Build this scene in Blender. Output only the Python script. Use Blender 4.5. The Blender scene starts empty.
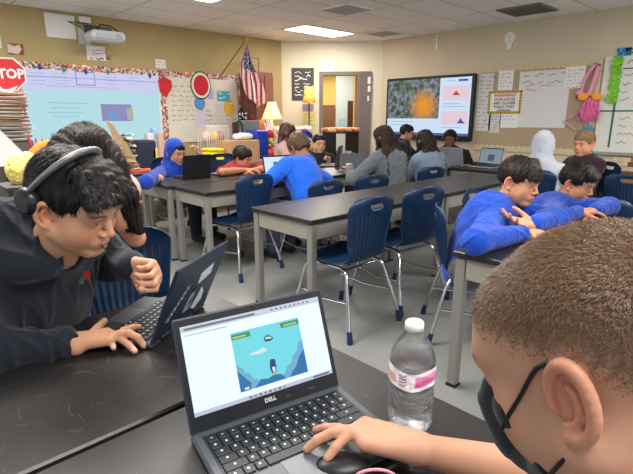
import bpy, math, random
import numpy as np
from mathutils import Vector, Matrix
random.seed(7); RNG = np.random.default_rng(7)
SC = bpy.context.scene
COL = SC.collection
PI = math.pi
def V(*a): return np.array(a if len(a) > 1 else a[0], dtype=float)
def unit(v):
    v = np.asarray(v, float); return v / max(np.linalg.norm(v), 1e-12)
# ---- camera model of the photograph (room axes: X along the left wall, Y along the right wall)
CAM_H, FPX, CX, CY = 1.4, 475.0, 316.5, 237.0
TH, AZ = math.atan((237 - 116) / 475.0), math.radians(46.5)
CF = V(math.cos(AZ) * math.cos(TH), math.sin(AZ) * math.cos(TH), -math.sin(TH))
CR = V(math.sin(AZ), -math.cos(AZ), 0.0)
CU = np.cross(CR, CF)
def ray(x, y): return CF + CR * (x - CX) / FPX - CU * (y - CY) / FPX
def at(x, y, axis, v):
    o = V(0, 0, CAM_H); r = ray(x, y); t = (v - o[axis]) / r[axis]; return o + r * t
def atd(x, y, d): return V(0, 0, CAM_H) + ray(x, y) * d
def pix(p):
    d = V(p) - V(0, 0, CAM_H); z = d @ CF; return CX + FPX * (d @ CR) / z, CY - FPX * (d @ CU) / z, z
cam = bpy.data.cameras.new('camera'); co = bpy.data.objects.new('camera', cam); COL.objects.link(co)
co.matrix_world = Matrix(((CR[0], CU[0], -CF[0], 0), (CR[1], CU[1], -CF[1], 0), (CR[2], CU[2], -CF[2], CAM_H), (0, 0, 0, 1)))
cam.sensor_fit = 'HORIZONTAL'; cam.sensor_width = 36; cam.lens = 36 * FPX / 633.0; cam.clip_start = 0.02
SC.camera = co
SC.view_settings.view_transform = 'Standard'; SC.view_settings.look = 'None'; SC.view_settings.gamma = 1
SC.view_settings.use_curve_mapping = False
# ---- materials
def lin(c): return tuple((x / 255 / 12.92) if x / 255 <= .04045 else ((x / 255 + .055) / 1.055) ** 2.4 for x in c)
MATS = {}
def mat(name, rgb=(128, 128, 128), rough=.5, metal=0, noise=0, nscale=8, bump=0, bscale=60, emit=0, spec=.5, trans=0, stretch=None, ior=1.45, rgb2=None, coat=0, sheen=0, sss=0):
    if name in MATS: return MATS[name]
    m = bpy.data.materials.new(name); m.use_nodes = True; nt = m.node_tree; N = nt.nodes; L = nt.links
    b = N['Principled BSDF']; c = lin(rgb)
    b.inputs['Base Color'].default_value = (*c, 1); b.inputs['Roughness'].default_value = rough; b.inputs['Metallic'].default_value = metal
    b.inputs['Specular IOR Level'].default_value = spec; b.inputs['Transmission Weight'].default_value = trans; b.inputs['IOR'].default_value = ior
    b.inputs['Coat Weight'].default_value = coat; b.inputs['Sheen Weight'].default_value = sheen
    if sss:
        b.inputs['Subsurface Weight'].default_value = sss; b.inputs['Subsurface Radius'].default_value = (.012, .005, .003); b.inputs['Subsurface Scale'].default_value = 1
    if emit:
        b.inputs['Emission Color'].default_value = (*c, 1); b.inputs['Emission Strength'].default_value = emit
    tc = N.new('ShaderNodeTexCoord'); mp = N.new('ShaderNodeMapping'); L.new(tc.outputs['Object'], mp.inputs['Vector'])
    if stretch: mp.inputs['Scale'].default_value = stretch
    if noise or rgb2:
        n = N.new('ShaderNodeTexNoise'); n.inputs['Scale'].default_value = nscale; n.inputs['Detail'].default_value = 6
        L.new(mp.outputs['Vector'], n.inputs['Vector'])
        r = N.new('ShaderNodeValToRGB'); r.color_ramp.elements[0].position = .32; r.color_ramp.elements[1].position = .68
        c2 = lin(rgb2) if rgb2 else tuple(min(1, x * (1 + noise)) for x in c); c1 = c if rgb2 else tuple(x * (1 - noise) for x in c)
        r.color_ramp.elements[0].color = (*c1, 1); r.color_ramp.elements[1].color = (*c2, 1)
        L.new(n.outputs['Fac'], r.inputs['Fac']); L.new(r.outputs['Color'], b.inputs['Base Color'])
        if emit: L.new(r.outputs['Color'], b.inputs['Emission Color'])
    if bump:
        n = N.new('ShaderNodeTexNoise'); n.inputs['Scale'].default_value = bscale; n.inputs['Detail'].default_value = 5
        L.new(mp.outputs['Vector'], n.inputs['Vector'])
        bp = N.new('ShaderNodeBump'); bp.inputs['Strength'].default_value = bump; bp.inputs['Distance'].default_value = .01
        L.new(n.outputs['Fac'], bp.inputs['Height']); L.new(bp.outputs['Normal'], b.inputs['Normal'])
    MATS[name] = m; return m
def colmat(name, rough=.5, bump=0, bscale=300, spec=.5, sss=0, emit=0, coat=0):
    """material whose colour is carried by the mesh's own 'Col' attribute"""
    if name in MATS: return MATS[name]
    m = mat(name, rough=rough, bump=bump, bscale=bscale, spec=spec, sss=sss, coat=coat); nt = m.node_tree
    a = nt.nodes.new('ShaderNodeAttribute'); a.attribute_name = 'Col'
    b = nt.nodes['Principled BSDF']; nt.links.new(a.outputs['Color'], b.inputs['Base Color'])
    if emit:
        nt.links.new(a.outputs['Color'], b.inputs['Emission Color']); b.inputs['Emission Strength'].default_value = emit
        b.inputs['Base Color'].default_value = (0, 0, 0, 1)
    return m
# ---- object helpers
def tag(o, label=None, cat=None, group=None, kind=None):
    if label: o['label'] = label
    if cat: o['category'] = cat
    if group: o['group'] = group
    if kind: o['kind'] = kind
    return o
def thing(name, label, cat, loc=(0, 0, 0), rz=0, group=None):
    o = bpy.data.objects.new(name, None); COL.objects.link(o); o.empty_display_size = .05
    o.location = tuple(float(x) for x in loc); o.rotation_euler = (0, 0, rz)
    return tag(o, label, cat, group)
def kids(o): return [x for x in COL.objects if x.parent == o]
def dup(root, loc=None, rz=None, label=None, group=None, parent=None):
    ch = kids(root); r = root.copy(); COL.objects.link(r)
    if parent is not None: r.parent = parent
    if loc is not None: r.location = tuple(float(x) for x in loc)
    if rz is not None: r.rotation_euler = (0, 0, rz)
    if label: r['label'] = label
    if group: r['group'] = group
    for c in ch: dup(c, parent=r)
    return r
def mesh_obj(name, verts, faces, mats, parent=None, smooth=False, fm=None, col=None, offset=None):
    me = bpy.data.meshes.new(name)
    if offset is not None: verts = np.asarray(verts) - np.asarray(offset)
    if isinstance(faces, np.ndarray):
        n = len(faces); k = faces.shape[1]
        me.vertices.add(len(verts)); me.vertices.foreach_set('co', np.asarray(verts, np.float32).ravel())
        me.loops.add(n * k); me.loops.foreach_set('vertex_index', faces.astype(np.int32).ravel())
        me.polygons.add(n); me.polygons.foreach_set('loop_start', np.arange(0, n * k, k, dtype=np.int32))
        me.polygons.foreach_set('loop_total', np.full(n, k, np.int32)); me.update(calc_edges=True); me.validate()
    else:
        me.from_pydata([tuple(float(c) for c in v) for v in verts], [], faces)
    for m in (mats if isinstance(mats, (list, tuple)) else [mats]): me.materials.append(m)
    if fm is not None and len(fm) == len(me.polygons): me.polygons.foreach_set('material_index', np.array(fm, np.int32))
    if smooth is True: me.polygons.foreach_set('use_smooth', np.ones(len(me.polygons), bool))
    elif smooth: me.polygons.foreach_set('use_smooth', np.array(smooth, bool))
    if col is not None and len(col) == len(me.vertices):
        a = me.color_attributes.new('Col', 'FLOAT_COLOR', 'POINT')
        cc = np.ones((len(col), 4), np.float32); cc[:, :3] = col; a.data.foreach_set('color', cc.ravel())
    me.update()
    o = bpy.data.objects.new(name, me); COL.objects.link(o)
    if parent is not None: o.parent = parent
    return o
def rotm(rx=0, ry=0, rz=0): return np.array(Matrix.Rotation(rz, 3, 'Z') @ Matrix.Rotation(ry, 3, 'Y') @ Matrix.Rotation(rx, 3, 'X'))
class MB:
    def __init__(s): s.v = []; s.f = []; s.m = []; s.s = []; s.M = np.eye(3); s.o = np.zeros(3)
    def frame(s, R=None, o=(0, 0, 0)): s.M = np.eye(3) if R is None else np.array(R, float); s.o = V(*o); return s
    def add(s, vs, fs, m=0, sm=False):
        n = len(s.v); s.v += [s.M @ np.asarray(v, float) + s.o for v in vs]
        s.f += [tuple(i + n for i in f) for f in fs]; s.m += [m] * len(fs); s.s += [sm] * len(fs); return s
    def box(s, c, d, R=None, m=0, bv=0):
        """box centred at c, size d, optionally bevelled"""
        c = V(*c); hx, hy, hz = [x / 2 for x in d]; R = np.eye(3) if R is None else R
        if bv <= 0:
            vs = [c + R @ V(x * hx, y * hy, z * hz) for x in (-1, 1) for y in (-1, 1) for z in (-1, 1)]
            return s.add(vs, [(0, 1, 3, 2), (4, 6, 7, 5), (0, 4, 5, 1), (2, 3, 7, 6), (0, 2, 6, 4), (1, 5, 7, 3)], m)
        b = min(bv, hx * .98, hy * .98, hz * .98); vs = []; idx = {}
        for x in (-1, 1):
            for y in (-1, 1):
                for z in (-1, 1):
                    for a in range(3):
                        p = V(x * (hx - b), y * (hy - b), z * (hz - b)); p[a] += (x, y, z)[a] * b
                        idx[(x, y, z, a)] = len(vs); vs.append(c + R @ p)
        fs = []
        for a in range(3):
            u, w = [(1, 2), (2, 0), (0, 1)][a]
            for sg in (-1, 1):
                q = []
                for (i, j) in ((-1, -1), (1, -1), (1, 1), (-1, 1)):
                    k = [0, 0, 0]; k[a] = sg; k[u] = i; k[w] = j; q.append(idx[(*k, a)])
                fs.append(tuple(q if sg > 0 else q[::-1]))
        for a in range(3):      # edges running along axis a
            u, w = [(1, 2), (2, 0), (0, 1)][a]
            for i in (-1, 1):
                for j in (-1, 1):
                    k0 = [0, 0, 0]; k0[u] = i; k0[w] = j; k1 = list(k0); k0[a] = -1; k1[a] = 1
                    q = [idx[(*k0, u)], idx[(*k1, u)], idx[(*k1, w)], idx[(*k0, w)]]
                    fs.append(tuple(q if i * j < 0 else q[::-1]))
        for x in (-1, 1):
            for y in (-1, 1):
                for z in (-1, 1):
                    q = [idx[(x, y, z, a)] for a in range(3)]; fs.append(tuple(q if x * y * z > 0 else q[::-1]))
        return s.add(vs, fs, m)
    def tube(s, pts, r, seg=10, m=0, caps=True, flat=None):
        pts = [V(*p) for p in pts]; n = len(pts); rs = r if hasattr(r, '__len__') else [r] * n
        T = [unit(pts[min(i + 1, n - 1)] - pts[max(i - 1, 0)]) for i in range(n)]
        a = unit(np.cross(T[0], V(0, 0, 1) if abs(T[0][2]) < .9 else V(1, 0, 0))); vs = []
        for i in range(n):
            a = unit(a - T[i] * (a @ T[i])); b = np.cross(T[i], a)
            for k in range(seg):
                t = 2 * PI * k / seg; vs.append(pts[i] + rs[i] * (math.cos(t) * a + math.sin(t) * b * (flat or 1)))
        fs = [(i * seg + k, i * seg + (k + 1) % seg, (i + 1) * seg + (k + 1) % seg, (i + 1) * seg + k) for i in range(n - 1) for k in range(seg)]
        s.add(vs, fs, m, True)
        if caps: s.add([v for v in vs[:seg]], [tuple(range(seg))[::-1]], m); s.add(vs[-seg:], [tuple(range(seg))], m)
        return s
    def lathe(s, prof, c=(0, 0, 0), seg=24, m=0, R=None, sm=True, wob=None):
        c = V(*c); R = np.eye(3) if R is None else R; vs = []
        for i, (r, z) in enumerate(prof):
            for k in range(seg):
                t = 2 * PI * k / seg; rr = r * (1 + (wob(t, z) if wob else 0)); vs.append(c + R @ V(rr * math.cos(t), rr * math.sin(t), z))
        fs = [(i * seg + k, i * seg + (k + 1) % seg, (i + 1) * seg + (k + 1) % seg, (i + 1) * seg + k) for i in range(len(prof) - 1) for k in range(seg)]
        return s.add(vs, fs, m, sm)
    def ball(s, c, r, seg=12, m=0, R=None):
        r3 = V(r, r, r) if not hasattr(r, '__len__') else V(*r); R = np.eye(3) if R is None else R; n = max(6, seg // 2 + 2)
        vs = [V(*c) + R @ (r3 * V(math.sin(PI * i / n) * math.cos(2 * PI * k / seg), math.sin(PI * i / n) * math.sin(2 * PI * k / seg), math.cos(PI * i / n))) for i in range(n + 1) for k in range(seg)]
        fs = [(i * seg + k, (i + 1) * seg + k, (i + 1) * seg + (k + 1) % seg, i * seg + (k + 1) % seg) for i in range(n) for k in range(seg)]
        return s.add(vs, fs, m, True)
    def prism(s, poly, o, u, w, t, m=0):
        """polygon in plane (o,u,w) extruded by t along u x w"""
        o, u, w = V(*o), V(*u), V(*w); nn = unit(np.cross(u, w)); n = len(poly)
        vs = [o + u * a + w * b for a, b in poly] + [o + u * a + w * b + nn * t for a, b in poly]
        a2 = sum(poly[i][0] * poly[(i + 1) % n][1] - poly[(i + 1) % n][0] * poly[i][1] for i in range(n))
        fs = [tuple(range(n))[::-1], tuple(range(n, 2 * n))] + [(i, (i + 1) % n, n + (i + 1) % n, n + i) for i in range(n)]
        if a2 * t < 0: fs = [f[::-1] for f in fs]
        return s.add(vs, fs, m)
    def build(s, name, mats, parent=None, world=False):
        off = None
        if world and parent is not None: off = np.array(parent.location)
        return mesh_obj(name, s.v, s.f, mats, parent, smooth=s.s if any(s.s) else False, fm=s.m, offset=off)
def solo(mb, name, mats, label, cat, group=None, kind=None):
    """a thing that is one mesh: origin moved to the base of its mesh"""
    v = np.array(mb.v); c = V((v[:, 0].min() + v[:, 0].max()) / 2, (v[:, 1].min() + v[:, 1].max()) / 2, v[:, 2].min())
    o = mesh_obj(name, v - c, mb.f, mats, None, smooth=mb.s if any(mb.s) else False, fm=mb.m); o.location = tuple(c)
    return tag(o, label, cat, group, kind)
def struct(mb, name, mats):
    o = mb.build(name, mats); o['kind'] = 'structure'; return o
def text_mesh(txt, size, o, u, w, m, lift=.0015, align='CENTER', bold=.0, sx=1.0, space=1.0, line=1.0):
    """flat lettering turned into triangles laid on the plane (o,u,w); returns an MB"""
    cu = bpy.data.curves.new('lettering', 'FONT'); cu.body = txt; cu.size = size; cu.align_x = align; cu.align_y = 'CENTER'
    cu.resolution_u = 2; cu.offset = bold; cu.space_character = space; cu.space_line = line
    ob = bpy.data.objects.new('lettering', cu); COL.objects.link(ob); bpy.context.view_layer.update()
    dg = bpy.context.evaluated_depsgraph_get(); me = bpy.data.meshes.new_from_object(ob.evaluated_get(dg))
    n = unit(np.cross(u, w)); mb = MB()
    mb.add([V(*o) + V(*u) * v.co.x * sx + V(*w) * v.co.y + n * lift for v in me.vertices], [tuple(p.vertices) for p in me.polygons], m)
    bpy.data.objects.remove(ob); bpy.data.meshes.remove(me); bpy.data.curves.remove(cu)
    return mb
def merge(a, b):
    n = len(a.v); a.v += b.v; a.f += [tuple(i + n for i in f) for f in b.f]; a.m += b.m; a.s += b.s; return a
# ---- organic shapes: smooth unions of rounded primitives turned into a mesh (sparse surface nets)
class SDF:
    def __init__(s): s.p = []; s.disp = None; s.amp = 0; s.F = (np.eye(3), np.zeros(3), 1.0)
    def frame(s, R, o, sc=1.0): s.F = (np.asarray(R, float), V(*o), sc); return s
    def _t(s, p): R, o, c = s.F; return R @ (V(*p) * c) + o
    def _put(s, op, f, lo, hi, k): s.p.append((op, f, lo, hi, k * s.F[2])); return s
    def cap(s, a, b, r0, r1=None, k=.01, op='u', wide=None, f=1.0):
        r1 = r0 if r1 is None else r1; c = s.F[2]; a = s._t(a); b = s._t(b); r0 *= c; r1 *= c
        n = None if wide is None else unit(s.F[0] @ V(*wide)); R = max(r0, r1) * max(1, f)
        def sq(p): return p if n is None else p - np.outer(p @ n, n) * (1 - 1 / f)
        a2, b2 = sq(a[None])[0], sq(b[None])[0]; ba = b2 - a2; L = max(ba @ ba, 1e-12)
        def fn(p):
            q = sq(p) - a2; h = np.clip(q @ ba / L, 0, 1)
            return np.sqrt(((q - h[:, None] * ba) ** 2).sum(1)) - (r0 + (r1 - r0) * h)
        return s._put(op, fn, np.minimum(a, b) - R, np.maximum(a, b) + R, k)
    def chain(s, pts, rs, k=.01, **kw):
        for i in range(len(pts) - 1): s.cap(pts[i], pts[i + 1], rs[i], rs[i + 1], k, **kw)
        return s
    def ell(s, c, r, k=.01, op='u', R=None):
        sc = s.F[2]; c = s._t(c); r = V(*r) * sc; Q = s.F[0] @ (np.eye(3) if R is None else R); m = r.max()
        def fn(p):
            q = (p - c) @ Q; k0 = np.sqrt(((q / r) ** 2).sum(1)); k1 = np.sqrt(((q / r ** 2) ** 2).sum(1))
            return k0 * (k0 - 1) / np.maximum(k1, 1e-9)
        return s._put(op, fn, c - m, c + m, k)
    def box(s, c, d, rr=.01, k=.01, op='u', R=None):
        sc = s.F[2]; c = s._t(c); h = V(*d) / 2 * sc - rr * sc; Q = s.F[0] @ (np.eye(3) if R is None else R); m = np.linalg.norm(V(*d)) / 2 * sc
        def fn(p):
            q = np.abs((p - c) @ Q) - h; return np.sqrt((np.maximum(q, 0) ** 2).sum(1)) + np.minimum(q.max(1), 0) - rr * sc
        return s._put(op, fn, c - m, c + m, k)
    def half(s, c, n, k=.005, op='i'):
        """keep the side the normal n points away from"""
        c = s._t(c); n = unit(s.F[0] @ V(*n)); big = V(1e3, 1e3, 1e3)
        return s._put(op, lambda p: (p - c) @ n, -big, big, k)
    def shell(s, c, r, t, k=.005, op='i'):
        """keep only a skin of thickness t inside/outside an ellipsoid"""
        sc = s.F[2]; c = s._t(c); r = V(*r) * sc; Q = s.F[0]; big = V(1e3, 1e3, 1e3)
        def fn(p):
            q = (p - c) @ Q; k0 = np.sqrt(((q / r) ** 2).sum(1)); k1 = np.sqrt(((q / r ** 2) ** 2).sum(1))
            return np.abs(k0 * (k0 - 1) / np.maximum(k1, 1e-9)) - t * sc
        return s._put(op, fn, -big, big, k)
    def __call__(s, P, prims=None):
        d = np.full(len(P), 1.0)
        for op, fn, lo, hi, k in (s.p if prims is None else prims):
            e = fn(P)
            if op == 'u':
                h = np.maximum(k - np.abs(d - e), 0); d = np.minimum(d, e) - h * h / (4 * max(k, 1e-9))
            else:
                if op == 's': e = -e
                h = np.maximum(k - np.abs(d - e), 0); d = np.maximum(d, e) + h * h / (4 * max(k, 1e-9))
        if s.disp is not None: d = d + s.disp(P)
        return d
    def mesh(s, h=.005, B=20):
        us = [p for p in s.p if p[0] == 'u']
        lo = np.min([p[2] for p in us], 0) - .02 - s.amp; hi = np.max([p[3] for p in us], 0) + .02 + s.amp
        nb = np.ceil((hi - lo) / (h * B)).astype(int) + 1; Mx = int(nb.max() * B + 4)
        g = np.arange(B + 1); G = np.stack(np.meshgrid(g, g, g, indexing='ij'), -1).reshape(-1, 3)
        c3 = np.array([0, B / 2, B]); C3 = np.stack(np.meshgrid(c3, c3, c3, indexing='ij'), -1).reshape(-1, 3)
        keys, vs, quads = [], [], []
        P_lo = np.array([p[2] for p in s.p]); P_hi = np.array([p[3] for p in s.p]); mg = np.array([p[4] for p in s.p])[:, None] + 2 * h + s.amp
        for bi in range(nb[0]):
            for bj in range(nb[1]):
                for bk in range(nb[2]):
                    i0 = np.array([bi, bj, bk]) * B; b0 = lo + i0 * h; b1 = b0 + B * h
                    near = ((P_lo - mg <= b1) & (P_hi + mg >= b0)).all(1)
                    pr = [p for p, n in zip(s.p, near) if n]
                    if not any(p[0] == 'u' for p in pr): continue
                    if np.abs(s(b0 + C3 * h, pr)).min() > h * B * .62 + s.amp: continue
                    D = s(b0 + G * h, pr).reshape(B + 1, B + 1, B + 1); S = D < 0
                    if S.all() or not S.any(): continue
                    cnt = np.zeros((B, B, B)); acc = np.zeros((B, B, B, 3)); cc = np.stack(np.meshgrid(g[:-1], g[:-1], g[:-1], indexing='ij'), -1)
                    for ax in range(3):
                        o1, o2 = [(1, 2), (0, 2), (0, 1)][ax]
                        for a in (0, 1):
                            for b in (0, 1):
                                sl0 = [None] * 3; sl1 = [None] * 3
                                sl0[ax] = slice(0, B); sl1[ax] = slice(1, B + 1)
                                for q, t in ((o1, a), (o2, b)): sl0[q] = sl1[q] = slice(t, B + t)
                                d0 = D[tuple(sl0)]; d1 = D[tuple(sl1)]; x = (d0 < 0) != (d1 < 0)
                                t = np.where(x, d0 / np.where(x, d0 - d1, 1), 0)
                                off = np.zeros((B, B, B, 3)); off[..., ax] = t; off[..., o1] = a; off[..., o2] = b
                                acc += (off + cc) * x[..., None]; cnt += x
                    act = cnt > 0; gi = cc[act] + i0
                    keys.append((gi[:, 0] * Mx + gi[:, 1]) * Mx + gi[:, 2]); vs.append(lo + (acc[act] / cnt[act][:, None] + i0) * h)
                    for ax in range(3):
                        sl0 = [slice(0, B)] * 3; sl1 = [slice(0, B)] * 3; sl1[ax] = slice(1, B + 1)
                        a_ = S[tuple(sl0)]; b_ = S[tuple(sl1)]; e = np.argwhere(a_ != b_)
                        if not len(e): continue
                        flip = a_[a_ != b_]; e = e + i0; u, w = (ax + 1) % 3, (ax + 2) % 3
                        q = []
                        for (x, y) in ((-1, -1), (0, -1), (0, 0), (-1, 0)):
                            c = e.copy(); c[:, u] += x; c[:, w] += y; q.append((c[:, 0] * Mx + c[:, 1]) * Mx + c[:, 2])
                        q = np.stack(q, 1); q[~flip] = q[~flip][:, ::-1]; quads.append(q)
        K = np.concatenate(keys); Vv = np.concatenate(vs); Q = np.concatenate(quads)
        o = np.argsort(K); K = K[o]; Vv = Vv[o]; ix = np.clip(np.searchsorted(K, Q), 0, len(K) - 1)
        ok = (K[ix] == Q).all(1); return Vv, ix[ok]
def nz(freq, seed, n=5, ridged=False):
    """smooth pseudo noise: warped sines"""
    g = np.random.default_rng(seed); D = g.normal(size=(n, 3)); D /= np.linalg.norm(D, axis=1)[:, None]; D *= freq * (1 + g.random(n))[:, None] ; ph = g.random(n) * 6.28
    W = g.normal(size=(3, 3)) * freq * .6
    def f(P):
        Q = P + np.sin(P @ W.T + ph[:3]) * (.35 / freq); v = np.sin(Q @ D.T + ph)
        if ridged: v = 1 - 2 * np.abs(v)
        return v.mean(1)
    return f
def vnormals(v, f):
    a = v[f[:, 2]] - v[f[:, 0]]; b = v[f[:, 3]] - v[f[:, 1]]; n = np.cross(a, b); N = np.zeros_like(v)
    for i in range(4): np.add.at(N, f[:, i], n)
    return N / np.maximum(np.linalg.norm(N, axis=1)[:, None], 1e-12)
YL, XR, CEIL = 7.31, 7.38, 2.75
A2, B2 = V(6.03, 7.31, 0), V(7.38, 5.98, 0)
class Wall:
    def __init__(s, o, u): s.o = V(*o); s.u = unit(V(*u)); s.w = V(0, 0, 1); s.n = np.cross(s.u, s.w)
    def p(s, a, z, out=0): return s.o + s.u * a + s.w * z + s.n * out
    def px(s, x, y):
        r = ray(x, y); c = V(0, 0, CAM_H); t = ((s.o - c) @ s.n) / (r @ s.n); q = c + r * t - s.o; return q @ s.u, q[2]
    def rect(s, mb, a0, z0, a1, z1, t=.004, out=0, m=0):
        return mb.prism([(a0, z0), (a1, z0), (a1, z1), (a0, z1)], s.o + s.n * out, s.u, s.w, t, m)
WL, WB, WR = Wall((0, YL - .004, 0), (1, 0, 0)), Wall(A2, B2 - A2), Wall((XR - .004, 6, 0), (0, -1, 0))
WBL = np.linalg.norm(B2 - A2)
m_must = mat('mustard wall paint', (176, 156, 108), .75, noise=.04, nscale=3, bump=.08, bscale=220)
m_cream = mat('cream wall paint', (226, 216, 192), .75, noise=.03, nscale=2, bump=.08, bscale=220)
m_beige = mat('beige wall paint', (204, 190, 164), .75, noise=.03, nscale=2, bump=.08, bscale=220)
m_base = mat('dark rubber baseboard', (52, 48, 46), .5)
m_white = mat('white plastic', (232, 230, 224), .4)
m_paper = mat('white paper', (228, 226, 220), .8)
m_paper2 = mat('grey white paper', (205, 203, 200), .8)
m_black = mat('black plastic', (22, 22, 24), .4)
m_dark = mat('dark grey plastic', (52, 54, 58), .45)
m_grey = mat('grey metal', (150, 148, 142), .4, metal=.3)
m_ink = mat('dark ink', (62, 62, 72), .8); m_inkr = mat('red ink', (196, 52, 62), .8); m_inkb = mat('blue ink', (60, 84, 160), .8)
# floor: sealed grey vinyl
m_floor = mat('grey sealed floor', (122, 123, 122), .4, rgb2=(136, 136, 133), nscale=1.6, bump=.05, bscale=5, spec=.4)
mb = MB(); mb.box((2.2, 2.4, -.05), (10.4, 9.9, .1)); struct(mb, 'floor', m_floor)
# ceiling: lay-in tiles on a white grid
m_ceil = mat('ceiling tile', (225, 219, 205), .9, bump=.1, bscale=90)
nt = m_ceil.node_tree; br = nt.nodes.new('ShaderNodeTexBrick'); tc = nt.nodes.new('ShaderNodeTexCoord'); mp = nt.nodes.new('ShaderNodeMapping')
nt.links.new(tc.outputs['Object'], mp.inputs['Vector']); nt.links.new(mp.outputs['Vector'], br.inputs['Vector'])
mp.inputs['Location'].default_value = (-5.21 % 1.18, -(5.75 % .56), 0)
mp.inputs['Location'].default_value = (-(5.21 % 1.18) + 1.18, -(5.75 % .56) + .56, 0)
br.offset = 0; br.squash = 1; br.inputs['Scale'].default_value = 1; br.inputs['Brick Width'].default_value = 1.18; br.inputs['Row Height'].default_value = .56
br.inputs['Mortar Size'].default_value = .013; br.inputs['Mortar Smooth'].default_value = .1
br.inputs['Color1'].default_value = (*lin((246, 243, 238)), 1); br.inputs['Color2'].default_value = (*lin((240, 237, 232)), 1); br.inputs['Mortar'].default_value = (*lin((206, 202, 194)), 1)
nt.links.new(br.outputs['Color'], nt.nodes['Principled BSDF'].inputs['Base Color'])
mb = MB(); mb.box((2.2, 2.4, CEIL + .05), (10.4, 9.9, .1)); struct(mb, 'ceiling', m_ceil)
mb = MB(); mb.box((1.5, YL + .05, CEIL / 2), (9.1, .1, CEIL)); struct(mb, 'wall_left', m_must)
mb = MB(); mb.box((XR + .05, 1.75, CEIL / 2), (.1, 8.5, CEIL)); struct(mb, 'wall_right', m_beige)
d0, d1, dh = WB.px(323, 90)[0], WB.px(357, 90)[0], 2.14
mb = MB()
for a0, a1, z0, z1 in ((0, d0, 0, CEIL), (d1, WBL, 0, CEIL), (d0, d1, dh, CEIL)): WB.rect(mb, a0, z0, a1, z1, .1, out=-.1)
struct(mb, 'wall_back', m_cream)
mb = MB(); WB.rect(mb, 0, 0, d0 - .1, .1, .012); struct(mb, 'baseboard_back', m_base)
mb = MB(); WR.rect(mb, .02, 0, 8.4, .1, .012); struct(mb, 'baseboard_right', m_base)
mb = MB(); WL.rect(mb, -3, 0, 6.0, .1, .012); struct(mb, 'baseboard_left', m_base)
# door frame, side pocket and the leaf standing open into the corridor
m_frame = mat('warm grey painted steel', (118, 108, 98), .45); m_door = mat('orange brown wood door', (156, 92, 52), .45, noise=.15, nscale=4, stretch=(8, 8, .7))
mb = MB()
WB.rect(mb, d0 - .07, 0, d0, dh + .07, .15, out=-.12); WB.rect(mb, d1, 0, d1 + .06, dh + .07, .15, out=-.12); WB.rect(mb, d0, dh, d1, dh + .07, .15, out=-.12)
struct(mb, 'trim_1', m_frame)
mb = MB(); WB.rect(mb, d1 + .062, 0, d1 + .26, dh + .07, .05)
jam = struct(mb, 'trim_2', mat('purple grey painted steel', (112, 100, 98), .45))
for i, (x, y0, y1, w) in enumerate(((369, 77, 84, .055), (369, 86, 92, .05), (368, 96, 101, .035))):
    a, z1 = WB.px(x, y0); _, z0 = WB.px(x, y1); mb = MB(); WB.rect(mb, a - w / 2, z0, a + w / 2, z1, .004, out=.052)
    solo(mb, 'door_notice', m_paper, ['small white notice topmost on the grey steel post beside the door', 'middle white notice on the grey steel post beside the door', 'lowest, narrow white notice on the grey steel post beside the door'][i], 'notice', 'notices on the door post')
dr = thing('door_1', None, None, tuple(WB.p(d1 - .035, 0, -.12))); del_ = None; dr['kind'] = 'structure'
hd = unit(-WB.n * 1 + WB.u * .13); mb = MB(); mb.prism([(0, 0), (.9, 0), (.9, dh - .02), (0, dh - .02)], (0, 0, .01), hd, (0, 0, 1), .045); mb.build('door_leaf', m_door, dr)
mb = MB(); q = hd * .80 - WB.u * .0 + V(0, 0, 1.02); n_ = np.cross(hd, V(0, 0, 1)); sd = -1 if n_ @ WB.u > 0 else 1
q = q + (-WB.u) * .02; mb.tube([q, q - WB.u * .06, q - WB.u * .06 - hd * .12], .011); mb.build('door_handle', mat('chrome', (205, 205, 205), .15, metal=1), dr)
# corridor seen through the doorway
m_cor = mat('corridor pale wall', (196, 206, 204), .7); m_cory = mat('corridor yellow wall', (214, 180, 96), .7); m_cort = mat('corridor brown panel', (120, 78, 52), .6)
def cb(a0, a1, b0, b1, z0, z1, name, m):
    mb = MB(); mb.prism([(a0, z0), (a1, z0), (a1, z1), (a0, z1)], WB.o - WB.n * b1, WB.u, WB.w, b1 - b0); return struct(mb, name, m)
cb(-1.5, 4.5, .1, 4.6, -.1, 0, 'floor_corridor', m_floor); cb(-1.5, 4.5, .1, 4.6, 2.6, 2.7, 'ceiling_corridor', m_ceil)
cb(-1.5, 4.5, 4.5, 4.6, 0, 2.6, 'wall_corridor_far', m_cory); cb(-1.6, -1.5, .1, 4.5, 0, 2.6, 'wall_corridor_left', m_cory); cb(4.5, 4.6, .1, 4.5, 0, 2.6, 'wall_corridor_right', m_cory)
def catpx(x, depth):   # a-coordinate of pixel column x on the corridor plane at this depth behind the back wall
    r = ray(x, 110); c = V(0, 0, CAM_H); o = WB.o - WB.n * depth; t = ((o - c) @ WB.n) / (r @ WB.n); return (c + r * t - o) @ WB.u
a0, a1 = catpx(336, 2.4), catpx(353, 2.4); cb(a0, a1, 2.4, 2.9, 0, 2.6, 'wall_corridor_pier', m_cor)
a2, a3 = catpx(319, 4.4), catpx(335, 4.4); cb(a2 - .4, a3, 4.4, 4.5, 0, 1.7, 'trim_3', m_cort)
a4, a5 = catpx(347.5, 2.38), catpx(353, 2.38); cb(a4, a5, 2.35, 2.4, 0, 1.75, 'trim_4', mat('dark corridor door', (78, 44, 34), .5))
a6, a7 = catpx(354, 2.0), catpx(362, 2.0); cb(a6, a7 + .4, 2.0, 2.1, 0, 2.6, 'trim_5', m_cory)
mb = MB(); a8 = catpx(338.5, 2.38); mb.prism([(a8, 1.0), (a8 + .18, 1.0), (a8 + .18, 1.33), (a8, 1.33)], WB.o - WB.n * 2.395, WB.u, WB.w, .01)
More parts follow.
